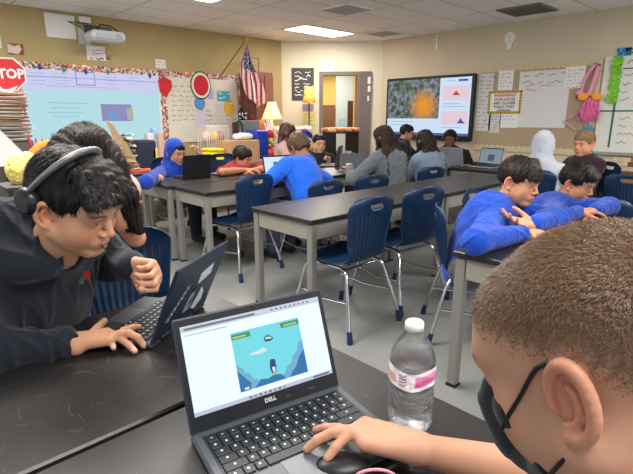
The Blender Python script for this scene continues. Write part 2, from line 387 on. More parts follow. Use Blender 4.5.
solo(mb, 'corridor_poster', mat('pale blue poster', (110, 178, 200), .7, rgb2=(190, 220, 225), nscale=14), 'small pale blue poster on the grey pier in the corridor beyond the door', 'poster')
# ---- things fixed to walls
def scrib(wall, mb, a0, z1, w, rows, dz, m=0, th=.004, out=.006, amp=.012, seed=1, short=.7, t=.0015):
    """rows of small wavy pen strokes, grouped into words"""
    g = np.random.default_rng(seed)
    for r in range(rows):
        z = z1 - r * dz; a = a0; end = a0 + w * (short + (1 - short) * g.random())
        while a < end:
            n = g.integers(3, 8); st = amp * 1.1; pts = []
            for k in range(n): pts.append((a + k * st * .8, z + amp * (g.random() - .5) * (1.6 if k % 2 else 1)))
            for (x0, y0), (x1, y1) in zip(pts, pts[1:]):
                d = unit(V(x1 - x0, y1 - y0)); nn = V(-d[1], d[0]) * th / 2
                mb.prism([(x0 - nn[0], y0 - nn[1]), (x1 - nn[0], y1 - nn[1]), (x1 + nn[0], y1 + nn[1]), (x0 + nn[0], y0 + nn[1])], wall.o + wall.n * out, wall.u, wall.w, t, m)
            a += n * st * .8 + amp * 1.3
    return mb
def pxrect(wall, x0, y0, x1, y1):
    a0, z1 = wall.px(x0, y0); a1, z0 = wall.px(x1, y1); return a0, z0, a1, z1
def sheet(name, wall, r, t, m, label, cat, group=None, out=.001, marks=None, markm=None, frame=None, framem=None):
    a0, z0, a1, z1 = r; t_ = thing(name, label, cat, tuple(wall.p((a0 + a1) / 2, z0, out)), 0, group)
    mb = MB(); wall.rect(mb, a0, z0, a1, z1, t, out); mb.build('sheet', m, t_, world=True)
    if marks: mb = MB(); marks(mb); mb.build('lettering', markm, t_, world=True)
    if frame:
        mb = MB(); f = frame
        for q in ((a0 - f, z0 - f, a1 + f, z0), (a0 - f, z1, a1 + f, z1 + f), (a0 - f, z0, a0, z1), (a1, z0, a1 + f, z1)): wall.rect(mb, *q, t + .006, out)
        mb.build('frame', framem, t_, world=True)
    return t_
def confetti(name, cols, scale=30, back=(226, 214, 196), thr=.5):
    m = mat(name, back, .8); nt = m.node_tree; N = nt.nodes; L = nt.links
    tc = N.new('ShaderNodeTexCoord'); v = N.new('ShaderNodeTexVoronoi'); v.inputs['Scale'].default_value = scale; L.new(tc.outputs['Object'], v.inputs['Vector'])
    s = N.new('ShaderNodeSeparateColor'); L.new(v.outputs['Color'], s.inputs[0]); r = N.new('ShaderNodeValToRGB'); r.color_ramp.interpolation = 'CONSTANT'
    el = r.color_ramp.elements; allc = cols + [back]; n = len(allc)
    for i, c in enumerate(allc):
        e = el[i] if i < 2 else el.new(0); e.position = i / n * .999
    for i, c in enumerate(allc): el[i].position = i / n; el[i].color = (*lin(c), 1)
    L.new(s.outputs[0], r.inputs['Fac']); L.new(r.outputs['Color'], N['Principled BSDF'].inputs['Base Color']); return m
m_border = confetti('floral border paper', [(196, 92, 84), (96, 130, 112), (226, 150, 96), (150, 150, 190), (90, 70, 60), (232, 190, 180)], 44, (232, 224, 208))
m_wb = mat('whiteboard enamel', (226, 226, 224), .25)
def emis(name, rgb, s=1.0): return mat(name, rgb, .6, emit=s, spec=.2) if name not in MATS else MATS[name]
def dim(m):   # emissive faces reflect little
    m.node_tree.nodes['Principled BSDF'].inputs['Base Color'].default_value = (.02, .02, .02, 1); return m
# projected whiteboard
a0, z1 = WL.px(19, 65); a1, _ = WL.px(158, 76); z1 = 2.0; z0 = .98
pb = thing('projection_board', 'large whiteboard filled by a projected pale cyan slide', 'whiteboard', tuple(WL.p((a0 + a1) / 2, z0)))
mb = MB(); WL.rect(mb, a0, z0, a1, z1, .02); mb.build('board', m_wb, pb, world=True)
mb = MB()
WL.rect(mb, a0 - .05, z1, a1 + .05, z1 + .085, .012, .012); WL.rect(mb, a1 - .0, z0, a1 + .07, z1, .012, .012); WL.rect(mb, a0 - .07, z0, a0, z1, .012, .012)
mb.build('border', m_border, pb, world=True)
mb = MB(); WL.rect(mb, a0, z0 - .04, a1, z0, .07); mb.build('pen_tray', m_grey, pb, world=True)
m_slide = dim(emis('projected cyan', (184, 230, 238), .88)); m_slide2 = dim(emis('projected lavender', (206, 208, 246), .92)); m_slb = dim(emis('projected blue', (120, 165, 225), .8)); m_slp = dim(emis('projected purple grey', (150, 150, 205), .8)); m_slg = dim(emis('projected grey', (150, 196, 208), .8)); m_sly = dim(emis('projected tan', (196, 196, 170), .75))
mb = MB(); WL.rect(mb, a0 + .01, z0 + .05, a1 - .03, z1 - .26, .002, .021, 0); WL.rect(mb, a0 + .01, z1 - .26, a1 - .03, z1 - .01, .002, .021, 1); WL.rect(mb, a0 + .01, z0 + .01, a1 - .03, z0 + .05, .002, .021, 2)
R_ = lambda x0, y0, x1, y1, m, o=.0235: WL.rect(mb, *pxrect(WL, x0, y0, x1, y1), .001, o, m)
R_(100, 104, 132, 121, 3); R_(126, 108, 133, 120, 4, .0245); R_(107, 112, 118, 120, 2, .0245); R_(50, 133, 62, 140, 5)
for (x0, y, w) in ((46, 103, 42), (50, 108, 30), (46, 113, 38), (52, 117, 26), (46, 86, 70)):
    a, z = WL.px(x0, y); b, _ = WL.px(x0 + w, y); WL.rect(mb, a, z, b, z + .008, .001, .0235, 6)
a, z = WL.px(20, 76); b, _ = WL.px(156, 76); WL.rect(mb, a, z, b, z + .012, .001, .0235, 5)
for x0 in (30, 55, 105, 128):
    a, z = WL.px(x0, 84); 
    for i in range(4): WL.rect(mb, a, z + i * .045, a + .16 + .03 * (i % 2), z + i * .045 + .007, .001, .0235, 6)
a, zb = WL.px(76, 85); b, zt = WL.px(93, 73)
for q in ((a, zb, b, zb + .008), (a, zt, b, zt + .008), (a, zb, a + .008, zt), (b, zb, b + .008, zt)): WL.rect(mb, *q, .001, .0235, 7)
mb.build('projected_slide', [m_slide, m_slide2, m_slb, m_slp, m_sly, dim(emis('projected mauve', (176, 165, 225), .85)), m_slg, dim(emis('projected dark line', (90, 110, 130), .6))], pb, world=True)
for i, (x, y, c) in enumerate(((39, 67, 'navy'), (63, 70, 'green'), (85, 72, 'navy'), (107, 72, 'green'), (149, 76, 'navy'))):
    a, z = WL.px(x, y); mb = MB(); mb.ball(WL.p(a, z, .03), (.022, .014, .038), 10)
    solo(mb, 'board_magnet', mat(c + ' magnet', (44, 58, 140) if c == 'navy' else (60, 150, 84), .5), ['dark blue magnet on the top edge of the projected slide, leftmost of all magnets', 'green magnet on the projected slide, left of the boxed outline', 'dark blue magnet at the top of the outlined box on the projected slide', 'green magnet right of the outlined box on the projected slide', 'dark blue magnet at the right end of the projected slide'][i], 'magnet', 'magnets on the projection board')
# decorated whiteboard
a0, z1 = WL.px(163, 78); a1, _ = WL.px(236, 88); z1 = 2.0; z0 = .98
wb = thing('decorated_board', 'whiteboard with floral border and pinned fruit cutouts left of the flag', 'whiteboard', tuple(WL.p((a0 + a1) / 2, z0)))
mb = MB(); WL.rect(mb, a0, z0, a1, z1, .02); mb.build('board', mat('cream board paper', (214, 206, 192), .6, noise=.04, nscale=4), wb, world=True)
mb = MB(); WL.rect(mb, a0 - .05, z1, a1 + .05, z1 + .085, .012, .012); WL.rect(mb, a1, z0, a1 + .08, z1, .012, .012); WL.rect(mb, a0 - .06, z0, a0 + .02, z1, .012, .022)
mb.build('border', m_border, wb, world=True)
mb = MB(); scrib(WL, mb, a0 + .1, z1 - .14, .72, 8, .075, out=.0205, amp=.022, th=.006, seed=4); scrib(WL, mb, a0 + .75, z0 + .42, .5, 4, .06, out=.0205, amp=.02, th=.005, seed=9); mb.build('handwriting', m_ink, wb, world=True)
def disc_thing(name, wall, x, y, rx, rz, m, label, cat, layers=(), group=None):
    a, z = wall.px(x, y); t = thing(name, label, cat, tuple(wall.p(a, z - rz, .022)), 0, group)
    for nm, f, mm, o in ((('backing', 1, m, 0),) + tuple(layers)):
        mb = MB(); mb.prism([(a + rx * f * math.cos(k * PI / 12), z + rz * f * math.sin(k * PI / 12)) for k in range(24)], wall.o + wall.n * (.022 + o), wall.u, wall.w, .006); mb.build(nm, mm, t, world=True)
    return t
m_rind = mat('green rind paper', (44, 92, 52), .7); m_cr = mat('cream card', (232, 224, 206), .7); m_red = mat('red card', (196, 30, 46), .7, noise=.15, nscale=18)
disc_thing('watermelon_cutout', WL, 200, 85.5, .19, .225, m_rind, 'round red watermelon cutout with dark rind on the decorated board', 'wall decoration', (('pith', .9, m_cr, .006), ('flesh', .72, m_red, .012)))
disc_thing('blue_balloon_cutout', WL, 199, 103, .1, .115, mat('sky blue card', (86, 142, 206), .7, noise=.1), 'round blue paper disc below the watermelon cutout', 'wall decoration')
disc_thing('pineapple_cutout', WL, 228.5, 107, .105, .15, mat('yellow card', (222, 176, 50), .7, noise=.15, nscale=30), 'yellow round pineapple cutout at the right edge of the decorated board', 'wall decoration')
a, z = WL.px(164.5, 86); mb = MB(); mb.prism([(a - .12, z + .08), (a - .02, z + .14), (a + .1, z + .08), (a + .1, z - .02), (a + .0, z - .17), (a - .1, z - .08)], WL.o + WL.n * .036, WL.u, WL.w, .012); solo(mb, 'strawberry_cutout', m_red, 'red strawberry cutout at the left border of the decorated board', 'wall decoration')
sheet('lettered_card', WL, pxrect(WL, 216, 91, 229, 101.5), .006, mat('teal card', (64, 160, 190), .7), 'teal blue lettered card pinned on the decorated board', 'card', out=.024, marks=lambda mb: scrib(WL, mb, WL.px(217, 93)[0], WL.px(217, 93.5)[1], .3, 3, .075, out=.0305, amp=.045, th=.012, seed=3), markm=m_paper)
for i, (q, c, lb) in enumerate((((207, 88, 213, 99), (176, 172, 214), 'small lavender picture sheet right of the watermelon cutout'), ((215, 104, 223, 113), (198, 196, 196), 'grey printed sheet under the teal card'), ((193, 111, 206, 128), (206, 196, 214), 'pale lilac sheet low on the decorated board'))):
    sheet('pinned_sheet', WL, pxrect(WL, *q), .003, mat('sheet tint %s' % 'abc'[i], c, .8, noise=.08, nscale=16), lb, 'sheet of paper', 'small sheets on the decorated board', out=.024)
# upper left wall
sheet('blank_panel', WL, pxrect(WL, 43, 12.5, 76, 40), .03, mat('matte white panel', (224, 222, 216), .6), 'large blank white panel high on the mustard wall', 'panel')
sheet('paper_sheet', WL, pxrect(WL, 77, 27, 91, 45), .003, m_paper2, 'white sheet on the mustard wall between blank panel and projector', 'sheet of paper')
cs_ = sheet('taped_sheet', WL, pxrect(WL, 85.5, 45, 106, 61), .003, m_paper, 'white sheet with a red drawing taped under the projector', 'sheet of paper', out=.005,
      marks=lambda mb: (scrib(WL, mb, WL.px(91, 48)[0], WL.px(91, 49)[1], .24, 3, .04, out=.008, amp=.04, th=.006, seed=12)), markm=m_inkr)
a, z = WL.px(90, 58); mb = MB(); scrib(WL, mb, a, z, .3, 1, .03, amp=.02, th=.014, seed=5, out=.0085); mb.build('caption', m_ink, cs_, world=True)
t = sheet('cat_picture', WL, pxrect(WL, 7, 43, 24, 55), .012, mat('reddish picture', (120, 52, 36), .7, rgb2=(168, 84, 44), nscale=9), 'small reddish picture of a pale animal face above the stop sign', 'picture')
a, z = WL.px(15, 49); mb = MB(); mb.prism([(a - .09, z - .05), (a + .03, z - .06), (a + .07, z + .0), (a + .05, z + .055), (a - .01, z + .03), (a - .08, z + .06)], WL.o + WL.n * .014, WL.u, WL.w, .003); mb.build('animal_face', mat('pale fur print', (216, 196, 186), .8), t, world=True)
sheet('paper_sheet', WL, pxrect(WL, 155, 59, 166, 69), .003, m_paper, 'small white printed sheet above the gap between the two left boards', 'sheet of paper', marks=lambda mb: scrib(WL, mb, WL.px(157, 61)[0], WL.px(157, 62)[1], .15, 3, .04, out=.0045, amp=.014, th=.005, seed=22), markm=m_ink)
mb = MB(); a, z = WL.px(85, 20); WL.rect(mb, a - .09, z - .04, a + .06, z + .035, .05); solo(mb, 'sensor_box', m_white, 'small white box on the mustard wall up beside the projector arm', 'sensor')
sheet('paper_sheet', WL, (WL.px(-14, 20)[0], 2.22, WL.px(1, 42)[0], 2.62), .003, m_paper, 'white sheet high at the left edge of the mustard wall', 'sheet of paper')
# projector on its wall arm
pr = atd(105, 37, 6.0); pr = at(105, 37, 1, 6.85)
pj = thing('projector', 'short throw projector in white and grey held out on a wall arm', 'projector', tuple(pr - V(0, 0, .1)))
mb = MB(); mb.box(pr, (.44, .34, .12), bv=.035); mb.build('body', mat('projector white', (206, 206, 204), .4), pj, world=True)
mb = MB(); mb.box(pr + V(.0, -.172, -.01), (.34, .01, .06)); mb.box(pr + V(.12, -.178, .0), (.08, .02, .05), bv=.01); mb.build('front_grille', mat('pale grey grille', (150, 156, 162), .4), pj, world=True)
mb = MB(); mb.box(pr + V(.0, .1, .1), (.2, .2, .05), bv=.01); mb.tube([pr + V(-.02, .14, .1), pr + V(-.02, YL - pr[1], .1)], .025); mb.box((pr[0] - .02, YL - .015, pr[2] + .1), (.16, .03, .2)); mb.build('wall_arm', m_dark, pj, world=True)
mb = MB(); mb.tube([pr + V(-.2, .1, .05), pr + V(-.24, .2, .12), pr + V(-.32, .38, .2), (WL.px(87, 20)[0], YL - .02, pr[2] + .22)], .006, 6); mb.tube([pr + V(-.12, -.1, .06), pr + V(-.05, 0, .15), pr + V(.08, -.02, .14), pr + V(.15, -.1, .06)], .01, 6); mb.build('cable', m_black, pj, world=True)
# back wall items
pstr = sheet('chalk_poster', WB, pxrect(WB, 291.5, 68, 314, 100.5), .012, mat('slate poster', (74, 72, 72), .7), 'dark poster with white hand lettering on the cream back wall', 'poster')
mb = MB(); a0, z1 = WB.px(293.5, 72)
for i, (am, th) in enumerate(((.03, .012), (.04, .016), (.045, .018), (.035, .012), (.045, .018), (.03, .012), (.04, .016))): scrib(WB, mb, a0 + .02, z1 - .01 - i * .068, .25, 1, .05, out=.0135, amp=am, th=th, seed=30 + i, short=1)
mb.build('lettering', m_paper, pstr, world=True)
sheet('room_notice', WB, pxrect(WB, 319, 59.5, 333, 71.5), .003, m_paper, 'white notice with red lines above the doorway', 'notice', marks=lambda mb: scrib(WB, mb, WB.px(321, 62)[0], WB.px(321, 62.5)[1], .15, 3, .045, out=.0045, amp=.02, th=.007, seed=40), markm=m_inkr)
sheet('grey_notice', WB, pxrect(WB, 302.5, 104, 313.5, 111.5), .003, mat('lilac grey card', (150, 142, 150), .7), 'small grey card behind the stem of the orange lamp', 'card')
sheet('yellow_chart', WB, pxrect(WB, 302, 112, 316, 136), .003, mat('pale yellow paper', (226, 218, 140), .8), 'pale yellow chart on the back wall behind the orange lamp stem', 'chart', marks=lambda mb: scrib(WB, mb, WB.px(304, 114)[0], WB.px(304, 115)[1], .16, 5, .05, out=.0045, amp=.02, th=.005, seed=42), markm=m_ink)
# television on the right wall
tv = (WR.px(390, 79)[0], 1.0, WR.px(478, 74)[0], 2.06)
t = thing('television', 'large black framed television showing a colourful map and side panels', 'television', tuple(WR.p((tv[0] + tv[2]) / 2, tv[1])))
mb = MB(); mb.box(WR.p((tv[0] + tv[2]) / 2, (tv[1] + tv[3]) / 2, .05), (.08, tv[2] - tv[0], tv[3] - tv[1]), bv=.012); mb.build('casing', m_black, t, world=True)
b = .045; s0, s1, q0, q1 = tv[0] + b, tv[2] - b, tv[1] + b + .03, tv[3] - b; sw = s1 - s0; sh = q1 - q0
mb = MB(); RT = lambda x0, y0, x1, y1, m, o=.091: WR.rect(mb, s0 + sw * x0, q0 + sh * y0, s0 + sw * x1, q0 + sh * y1, .001, o, m)
RT(0, 0, 1, 1, 0); RT(0, .0, 1, .045, 3, .0925); RT(.0, .30, .655, 1, 1, .0925); RT(.69, .62, .98, .86, 2, .0925); RT(.69, .2, .98, .42, 2, .0925); RT(.86, .93, .96, .965, 4, .0925); RT(.7, .5, .95, .51, 5, .0925); RT(.7, .55, .9, .56, 5, .0925); RT(.05, .24, .35, .25, 5, .0925); RT(.05, .18, .28, .19, 5, .0925); RT(.7, .14, .94, .15, 5, .0925); RT(.73, .94, .83, .95, 5, .0925)
for (x, y, m, hh) in ((.84, .7, 6, .08), (.91, .22, 4, .09), (.3, 0, 7, 0)):
    if hh: mb.prism([(s0 + sw * (x - .04), q0 + sh * y), (s0 + sw * (x + .05), q0 + sh * y), (s0 + sw * (x + .02), q0 + sh * (y + .04)), (s0 + sw * x, q0 + sh * (y + hh))], WR.o + WR.n * .0935, WR.u, WR.w, .001, m)
m_map = mat('map picture', (80, 96, 90), .5); nt = m_map.node_tree; N = nt.nodes; L = nt.links
tc = N.new('ShaderNodeTexCoord'); n1 = N.new('ShaderNodeTexNoise'); n1.inputs['Scale'].default_value = 14; n1.inputs['Detail'].default_value = 8; L.new(tc.outputs['Object'], n1.inputs['Vector'])
r1 = N.new('ShaderNodeValToRGB'); L.new(n1.outputs['Fac'], r1.inputs['Fac']); e = r1.color_ramp.elements; e[0].position = .36; e[0].color = (*lin((44, 52, 60)), 1); e[1].position = .66; e[1].color = (*lin((150, 148, 200)), 1); q = e.new(.5); q.color = (*lin((96, 124, 96)), 1)
gt = N.new('ShaderNodeTexGradient'); gt.gradient_type = 'SPHERICAL'; mp = N.new('ShaderNodeMapping'); L.new(tc.outputs['Object'], mp.inputs['Vector']); L.new(mp.outputs['Vector'], gt.inputs['Vector'])
mp.vector_type = 'TEXTURE'; cen = WR.p(s0 + sw * .47, q0 + sh * .52) - WR.p((tv[0] + tv[2]) / 2, tv[1]); mp.inputs['Location'].default_value = tuple(cen); mp.inputs['Scale'].default_value = (.34, .34, .34)
mx = N.new('ShaderNodeMix'); mx.data_type = 'RGBA'; L.new(gt.outputs['Fac'], mx.inputs['Factor']); L.new(r1.outputs['Color'], mx.inputs[6]); mx.inputs[7].default_value = (*lin((255, 160, 10)), 1)
mm = N.new('ShaderNodeMath'); mm.operation = 'MULTIPLY'; mm.inputs[1].default_value = 1.5; mm.use_clamp = True; L.new(gt.outputs['Fac'], mm.inputs[0]); L.new(mm.outputs[0], mx.inputs['Factor'])
bs = N['Principled BSDF']; L.new(mx.outputs[2], bs.inputs['Emission Color']); bs.inputs['Emission Strength'].default_value = .75; bs.inputs['Base Color'].default_value = (.01, .01, .01, 1)
mb.build('screen', [dim(emis('screen pale', (206, 226, 250), .95)), m_map, dim(mat('screen pink card', (232, 206, 222), .6, emit=.9)), dim(emis('screen violet bar', (110, 110, 200), .6)), dim(emis('screen blue', (40, 90, 190), .8)), dim(emis('screen grey', (160, 180, 190), .8)), dim(emis('screen red', (200, 60, 70), .8)), m_black], t, world=True)
# bulletin board
m_bull = mat('tan bulletin paper', (170, 150, 122), .85, noise=.05, nscale=3); m_scal = mat('straw scalloped border', (204, 188, 150), .85, noise=.12, nscale=40)
ba0, ba1, bz0, bz1 = WR.px(480, 80)[0], WR.px(604, 60)[0], .86, 2.15
bb = thing('bulletin_board', 'tan papered bulletin board with straw coloured scalloped border', 'bulletin board', tuple(WR.p((ba0 + ba1) / 2, bz0)))
mb = MB(); WR.rect(mb, ba0, bz0, ba1, bz1, .015); mb.build('board', m_bull, bb, world=True)
mb = MB()
def scal(a0, z0, a1, z1, dx, dz, w=.07):
    L_ = math.hypot(a1 - a0, z1 - z0); n = int(L_ / .085); top = []
    for i in range(n):
        for k in range(5):
            t_ = (i + k / 4) / n; bul = w + .028 * math.sin(PI * k / 4); top.append((a0 + (a1 - a0) * t_ + dx * bul, z0 + (z1 - z0) * t_ + dz * bul))
    mb.prism([(a0, z0)] + top + [(a1, z1)], WR.o + WR.n * .016, WR.u, WR.w, .003)
scal(ba0, bz1, ba1, bz1, 0, -1); scal(ba0, bz0, ba1, bz0, 0, 1); 
mb.build('scalloped_border', m_scal, bb, world=True); mb = MB(); scal(ba1, bz0 + .08, ba1, bz1 - .08, -1, 0); mb.build('scalloped_side', m_scal, bb, world=True)
def wsheet(name, q, label, cat='sheet of paper', m=None, rows=0, ink=None, amp=.015, th=.005, dz=.045, seed=1, out=.018, group=None):
    r = pxrect(WR, *q)
    return sheet(name, WR, r, .003, m or m_paper, label, cat, group, out=out, marks=(lambda mb: scrib(WR, mb, r[0] + .03, r[3] - .05, (r[2] - r[0]) - .08, rows, dz, out=out + .0035, amp=amp, th=th, seed=seed)) if rows else None, markm=ink or m_ink)
wsheet('schedule_sheet', (480, 74, 490, 131), 'tall grey printed sheet directly beside the television', rows=14, dz=.06, amp=.02, th=.006, m=m_paper2, seed=50)
wsheet('printed_sheet', (500, 71, 513, 90), 'white printed sheet above the yellow bordered warning sign', rows=5, ink=m_inkb, seed=51)
wsheet('printed_sheet', (490, 113, 500, 133), 'grey printed sheet left below the warning sign', rows=6, m=m_paper2, seed=52)
wsheet('flyer', (501, 113, 518, 128), 'white flyer with dark corner dots right below the warning sign', rows=2, amp=.01, ink=m_inkb, seed=53)
cp_ = wsheet('chart_paper', (521, 72, 565, 128), 'big white chart paper with a few handwritten lines in the middle of the bulletin board', 'chart paper', rows=0, m=mat('chart white', (214, 212, 210), .8), out=.017)
a0, z1 = WR.px(524, 76); mb = MB(); scrib(WR, mb, a0, z1, .75, 2, .1, out=.0205, amp=.035, th=.007, seed=54); mb.build('handwriting', m_ink, cp_, world=True)
a0, z1 = WR.px(527, 86); mb = MB(); scrib(WR, mb, a0, z1, .2, 2, .06, out=.0205, amp=.03, th=.007, seed=55, short=1); mb.build('red_handwriting', m_inkr, cp_, world=True)
wsheet('letter_sheet', (567, 67, 584, 88), 'white printed letter pinned between chart paper and flamingo', rows=6, ink=m_inkb, seed=56, out=.02)
# warning sign
r = pxrect(WR, 490, 91.5, 521, 113.5); a0, z0, a1, z1 = r; z1 -= .0
ws = thing('warning_sign', 'white warning sign with black and yellow striped edge', 'sign', tuple(WR.p((a0 + a1) / 2, z0, .02)))
mb = MB(); WR.rect(mb, a0, z0, a1, z1, .006, .022); mb.build('panel', m_paper, ws, world=True)
m_yel = mat('sign yellow', (232, 200, 40), .6); mb = MB(); bw = .035
for q in ((a0, z0, a1, z0 + bw), (a0, z1 - bw, a1, z1), (a0, z0 + bw, a0 + bw, z1 - bw), (a1 - bw, z0 + bw, a1, z1 - bw)): WR.rect(mb, *q, .002, .0285)
mb.build('yellow_edge', m_yel, ws, world=True)
mb = MB(); W_, H_ = a1 - a0, z1 - z0
for i in range(12):
    x = a0 + W_ * i / 12; s_ = W_ / 26
    for zz in (z0, z1 - bw): mb.prism([(x, zz), (x + s_, zz), (x + s_ * 2, zz + bw), (x + s_, zz + bw)], WR.o + WR.n * .031, WR.u, WR.w, .001)
for i in range(8):
    z = z0 + H_ * i / 8; s_ = H_ / 18
    for xx in (a0, a1 - bw): mb.prism([(xx, z), (xx + bw, z + s_), (xx + bw, z + 2 * s_), (xx, z + s_)], WR.o + WR.n * .031, WR.u, WR.w, .001)
mb.build('black_stripes', m_black, ws, world=True)
cz = (z0 + z1) / 2; ca = (a0 + a1) / 2; fs = H_ * .155
mb = text_mesh('WARNING!', fs * 1.15, WR.p(ca, z1 - bw - fs * .62, .0285), WR.u, WR.w, 0, bold=fs * .03, sx=1.15); mb.build('red_lettering', m_inkr, ws, world=True)
mb = MB()
for i, s_ in enumerate(('OUR DATES', 'ARE CLOSER', 'THAN THEY', 'APPEAR')): merge(mb, text_mesh(s_, fs * 1.08, WR.p(ca, z1 - bw - fs * (1.75 + i * 1.08), .0285), WR.u, WR.w, 0, bold=fs * .025, sx=1.1))
mb.build('black_lettering', m_ink, ws, world=True)
# bulb cutout, power hook
a, z = WR.px(510, 40); mb = MB(); pts = [(a + .085 * math.cos(t), z + .03 + .085 * math.sin(t)) for t in np.linspace(-1.0, PI + 1.0, 22)] + [(a - .035, z - .09), (a - .03, z - .13), (a + .03, z - .13), (a + .035, z - .09)]
mb.prism(pts, WR.o + WR.n * .002, WR.u, WR.w, .012); mb2 = mb
bt = thing('bulb_cutout', 'white light bulb shaped cutout high on the beige wall', 'wall decoration', tuple(WR.p(a, z - .13))); mb.build('cutout', m_white, bt, world=True)
mb = MB(); mb.tube([WR.p(a - .02 + .03 * math.cos(t), z + .03 + .03 * math.sin(t), .016) for t in np.linspace(2.6, -1.4, 8)] + [WR.p(a, z - .04, .016)], .005, 6); mb.build('bulb_marking', m_paper2, bt, world=True)
a, z = WR.px(437.5, 40); mb = MB(); mb.box(WR.p(a, z - .0, .012), (.02, .03, .2)); mb.box(WR.p(a - .0, z - .12, .012), (.02, .05, .05)); solo(mb, 'hanging_strip', m_white, 'narrow white strip hanging on the beige wall above the television', 'strip')
# right whiteboard
a0, z1 = WR.px(606, 60); a1 = 6.6; z1 = 2.15; z0 = .93
rw = thing('grid_whiteboard', 'whiteboard ruled with dark green tape at the right edge of the room', 'whiteboard', tuple(WR.p((a0 + a1) / 2, z0)))
mb = MB(); WR.rect(mb, a0, z0, a1, z1, .025); mb.build('board', mat('board white', (216, 214, 206), .4), rw, world=True)
mb = MB(); WR.rect(mb, a0 - .01, z0 - .04, a1, z0, .06); mb.build('pen_tray', m_grey, rw, world=True)
m_gt = mat('dark green tape', (40, 110, 84), .6); mb = MB(); xa = WR.px(609, 100)[0]; za = WR.px(612, 111)[1]; zt = WR.px(620, 69)[1]
WR.rect(mb, xa + .07, z0 + .06, xa + .095, z1, .002, .026); WR.rect(mb, a0, za - .01, a1, za + .01, .002, .026); WR.rect(mb, xa + .12, zt - .008, a1, zt + .008, .002, .026); mb.build('grid_tape', m_gt, rw, world=True)
mb = MB(); scrib(WR, mb, xa + .16, zt + .07, .5, 1, .1, out=.0265, amp=.04, th=.008, seed=60); scrib(WR, mb, xa + .14, zt - .09, .6, 4, .1, out=.0265, amp=.035, th=.007, seed=61); mb.build('handwriting', m_ink, rw, world=True)
mb = MB(); scrib(WR, mb, xa + .16, za - .1, .6, 4, .1, out=.0265, amp=.035, th=.007, seed=62); mb.build('red_handwriting', mat('brown ink', (150, 96, 84), .8), rw, world=True)
m_gf = mat('lime paper fringe', (130, 196, 60), .8, noise=.25, nscale=30); mb = MB(); g = np.random.default_rng(3)
for i in range(70):
    z = WR.px(615, 58)[1] - i * .0082; c = WR.p(xa + .02 + g.random() * .05, z, .03 + g.random() * .02); mb.box(c, (.012, .1, .03), R=rotm(g.random() - .5, g.random() - .5, g.random() - .5))
solo(mb, 'lime_garland', m_gf, 'lime green paper garland hanging down the edge of the taped whiteboard', 'garland')
for i, (x, ch, c) in enumerate(((624, 'W', (84, 176, 214)), (632, 'E', (226, 214, 70)))):
    a, z = WR.px(x, 54); mb = MB(); WR.rect(mb, a - .075, z - .09, a + .06, z + .08, .008, .004); t = thing('letter_card', ['blue letter card above the taped whiteboard', 'yellow letter card at the right frame edge above the taped whiteboard'][i], 'letter card', tuple(WR.p(a, z - .09)), 0, 'letter cards above the whiteboard')
    mb.build('card', mat('letter card %s' % ch, c, .7), t, world=True); text_mesh(ch, .15, WR.p(a, z + .01, .013), WR.u, WR.w, 0, bold=.006).build('lettering', mat('letter blue', (40, 110, 170), .7), t, world=True)
mb = MB(); a, z = WR.px(543, 199); a, z = WR.px(607, 180)
# woven wood panel low at the right
a0 = WR.px(609, 185)[0]; mb = MB(); g = np.random.default_rng(5)
ww = thing('wood_slat_panel', 'rustic mosaic of brown and cream wood strips below the taped whiteboard', 'wood panel', tuple(WR.p(a0 + .5, .1)))
for mi, (nm, c) in enumerate((('dark_strips', (112, 70, 46)), ('pale_strips', (206, 186, 156)), ('mid_strips', (160, 112, 76)))):
    mb = MB(); g = np.random.default_rng(5)
    for r_ in range(12):
        a = a0
        while a < a0 + 1.1:
            w_ = .12 + g.random() * .2; k = g.integers(0, 3)
            if k == mi: WR.rect(mb, a, .13 + r_ * .062, min(a + w_, a0 + 1.1) - .004, .13 + r_ * .062 + .058, .02 + .012 * g.random())
            else: g.random()
            a += w_
    mb.build(nm, mat('wood ' + nm, c, .6, noise=.15, nscale=12), ww, world=True)
mb = MB(); a, z = WR.px(532, 183); WR.rect(mb, a - .06, z - .08, a + .06, z + .1, .012); solo(mb, 'outlet_plate', m_cream, 'cream outlet plate low on the beige wall behind the blue sweatshirt boys', 'outlet')
# flamingo
m_pink = mat('pink paper', (226, 110, 160), .8, noise=.15, nscale=30); m_pkl = mat('pale pink foam', (232, 150, 184), .8)
def FP(x, y, o=.05): a, z = WR.px(x, y); return WR.p(a, z, o)
fl = thing('flamingo_figure', 'tall pink paper flamingo in orange sunglasses hung over the bulletin board', 'wall decoration', tuple(FP(590, 135, .02)))
mb = MB(); mb.tube([FP(590, 96), FP(592, 90), FP(597, 76), FP(600, 67), FP(597, 64), FP(592, 70), FP(586, 80), FP(583, 90), FP(583, 93)], [.04, .03, .026, .026, .026, .024, .022, .02, .02], 8); mb.build('neck', m_pkl, fl, world=True)
mb = MB(); mb.ball(FP(581, 93), (.03, .05, .04)); mb.build('head', m_pkl, fl, world=True)
mb = MB(); mb.tube([FP(580, 95), FP(578, 98), FP(581, 99)], [.018, .014, .004], 8); mb.build('beak', m_black, fl, world=True)
mb = MB(); g = np.random.default_rng(8); mb.ball(FP(591, 108), (.05, .11, .16))
for i in range(90):
    x = 591 + g.normal() * 4.2; y = 101 + g.random() * 14; p0 = FP(x, y, .07 + g.random() * .04); mb.tube([p0, p0 + V(-.01, (g.random() - .5) * .05, -.06), p0 + V(-.01, (g.random() - .5) * .08, -.12)], [.014, .01, .003], 4)
mb.build('body', m_pink, fl, world=True)
mb = MB(); mb.tube([FP(586, 110), FP(575, 116), FP(565, 121), FP(577, 130)], .012, 6); mb.tube([FP(588, 114), FP(587, 124), FP(586, 132)], .012, 6); mb.build('leg', m_pkl, fl, world=True)
m_or = mat('orange yellow card', (240, 160, 40), .6); 
mb = MB()
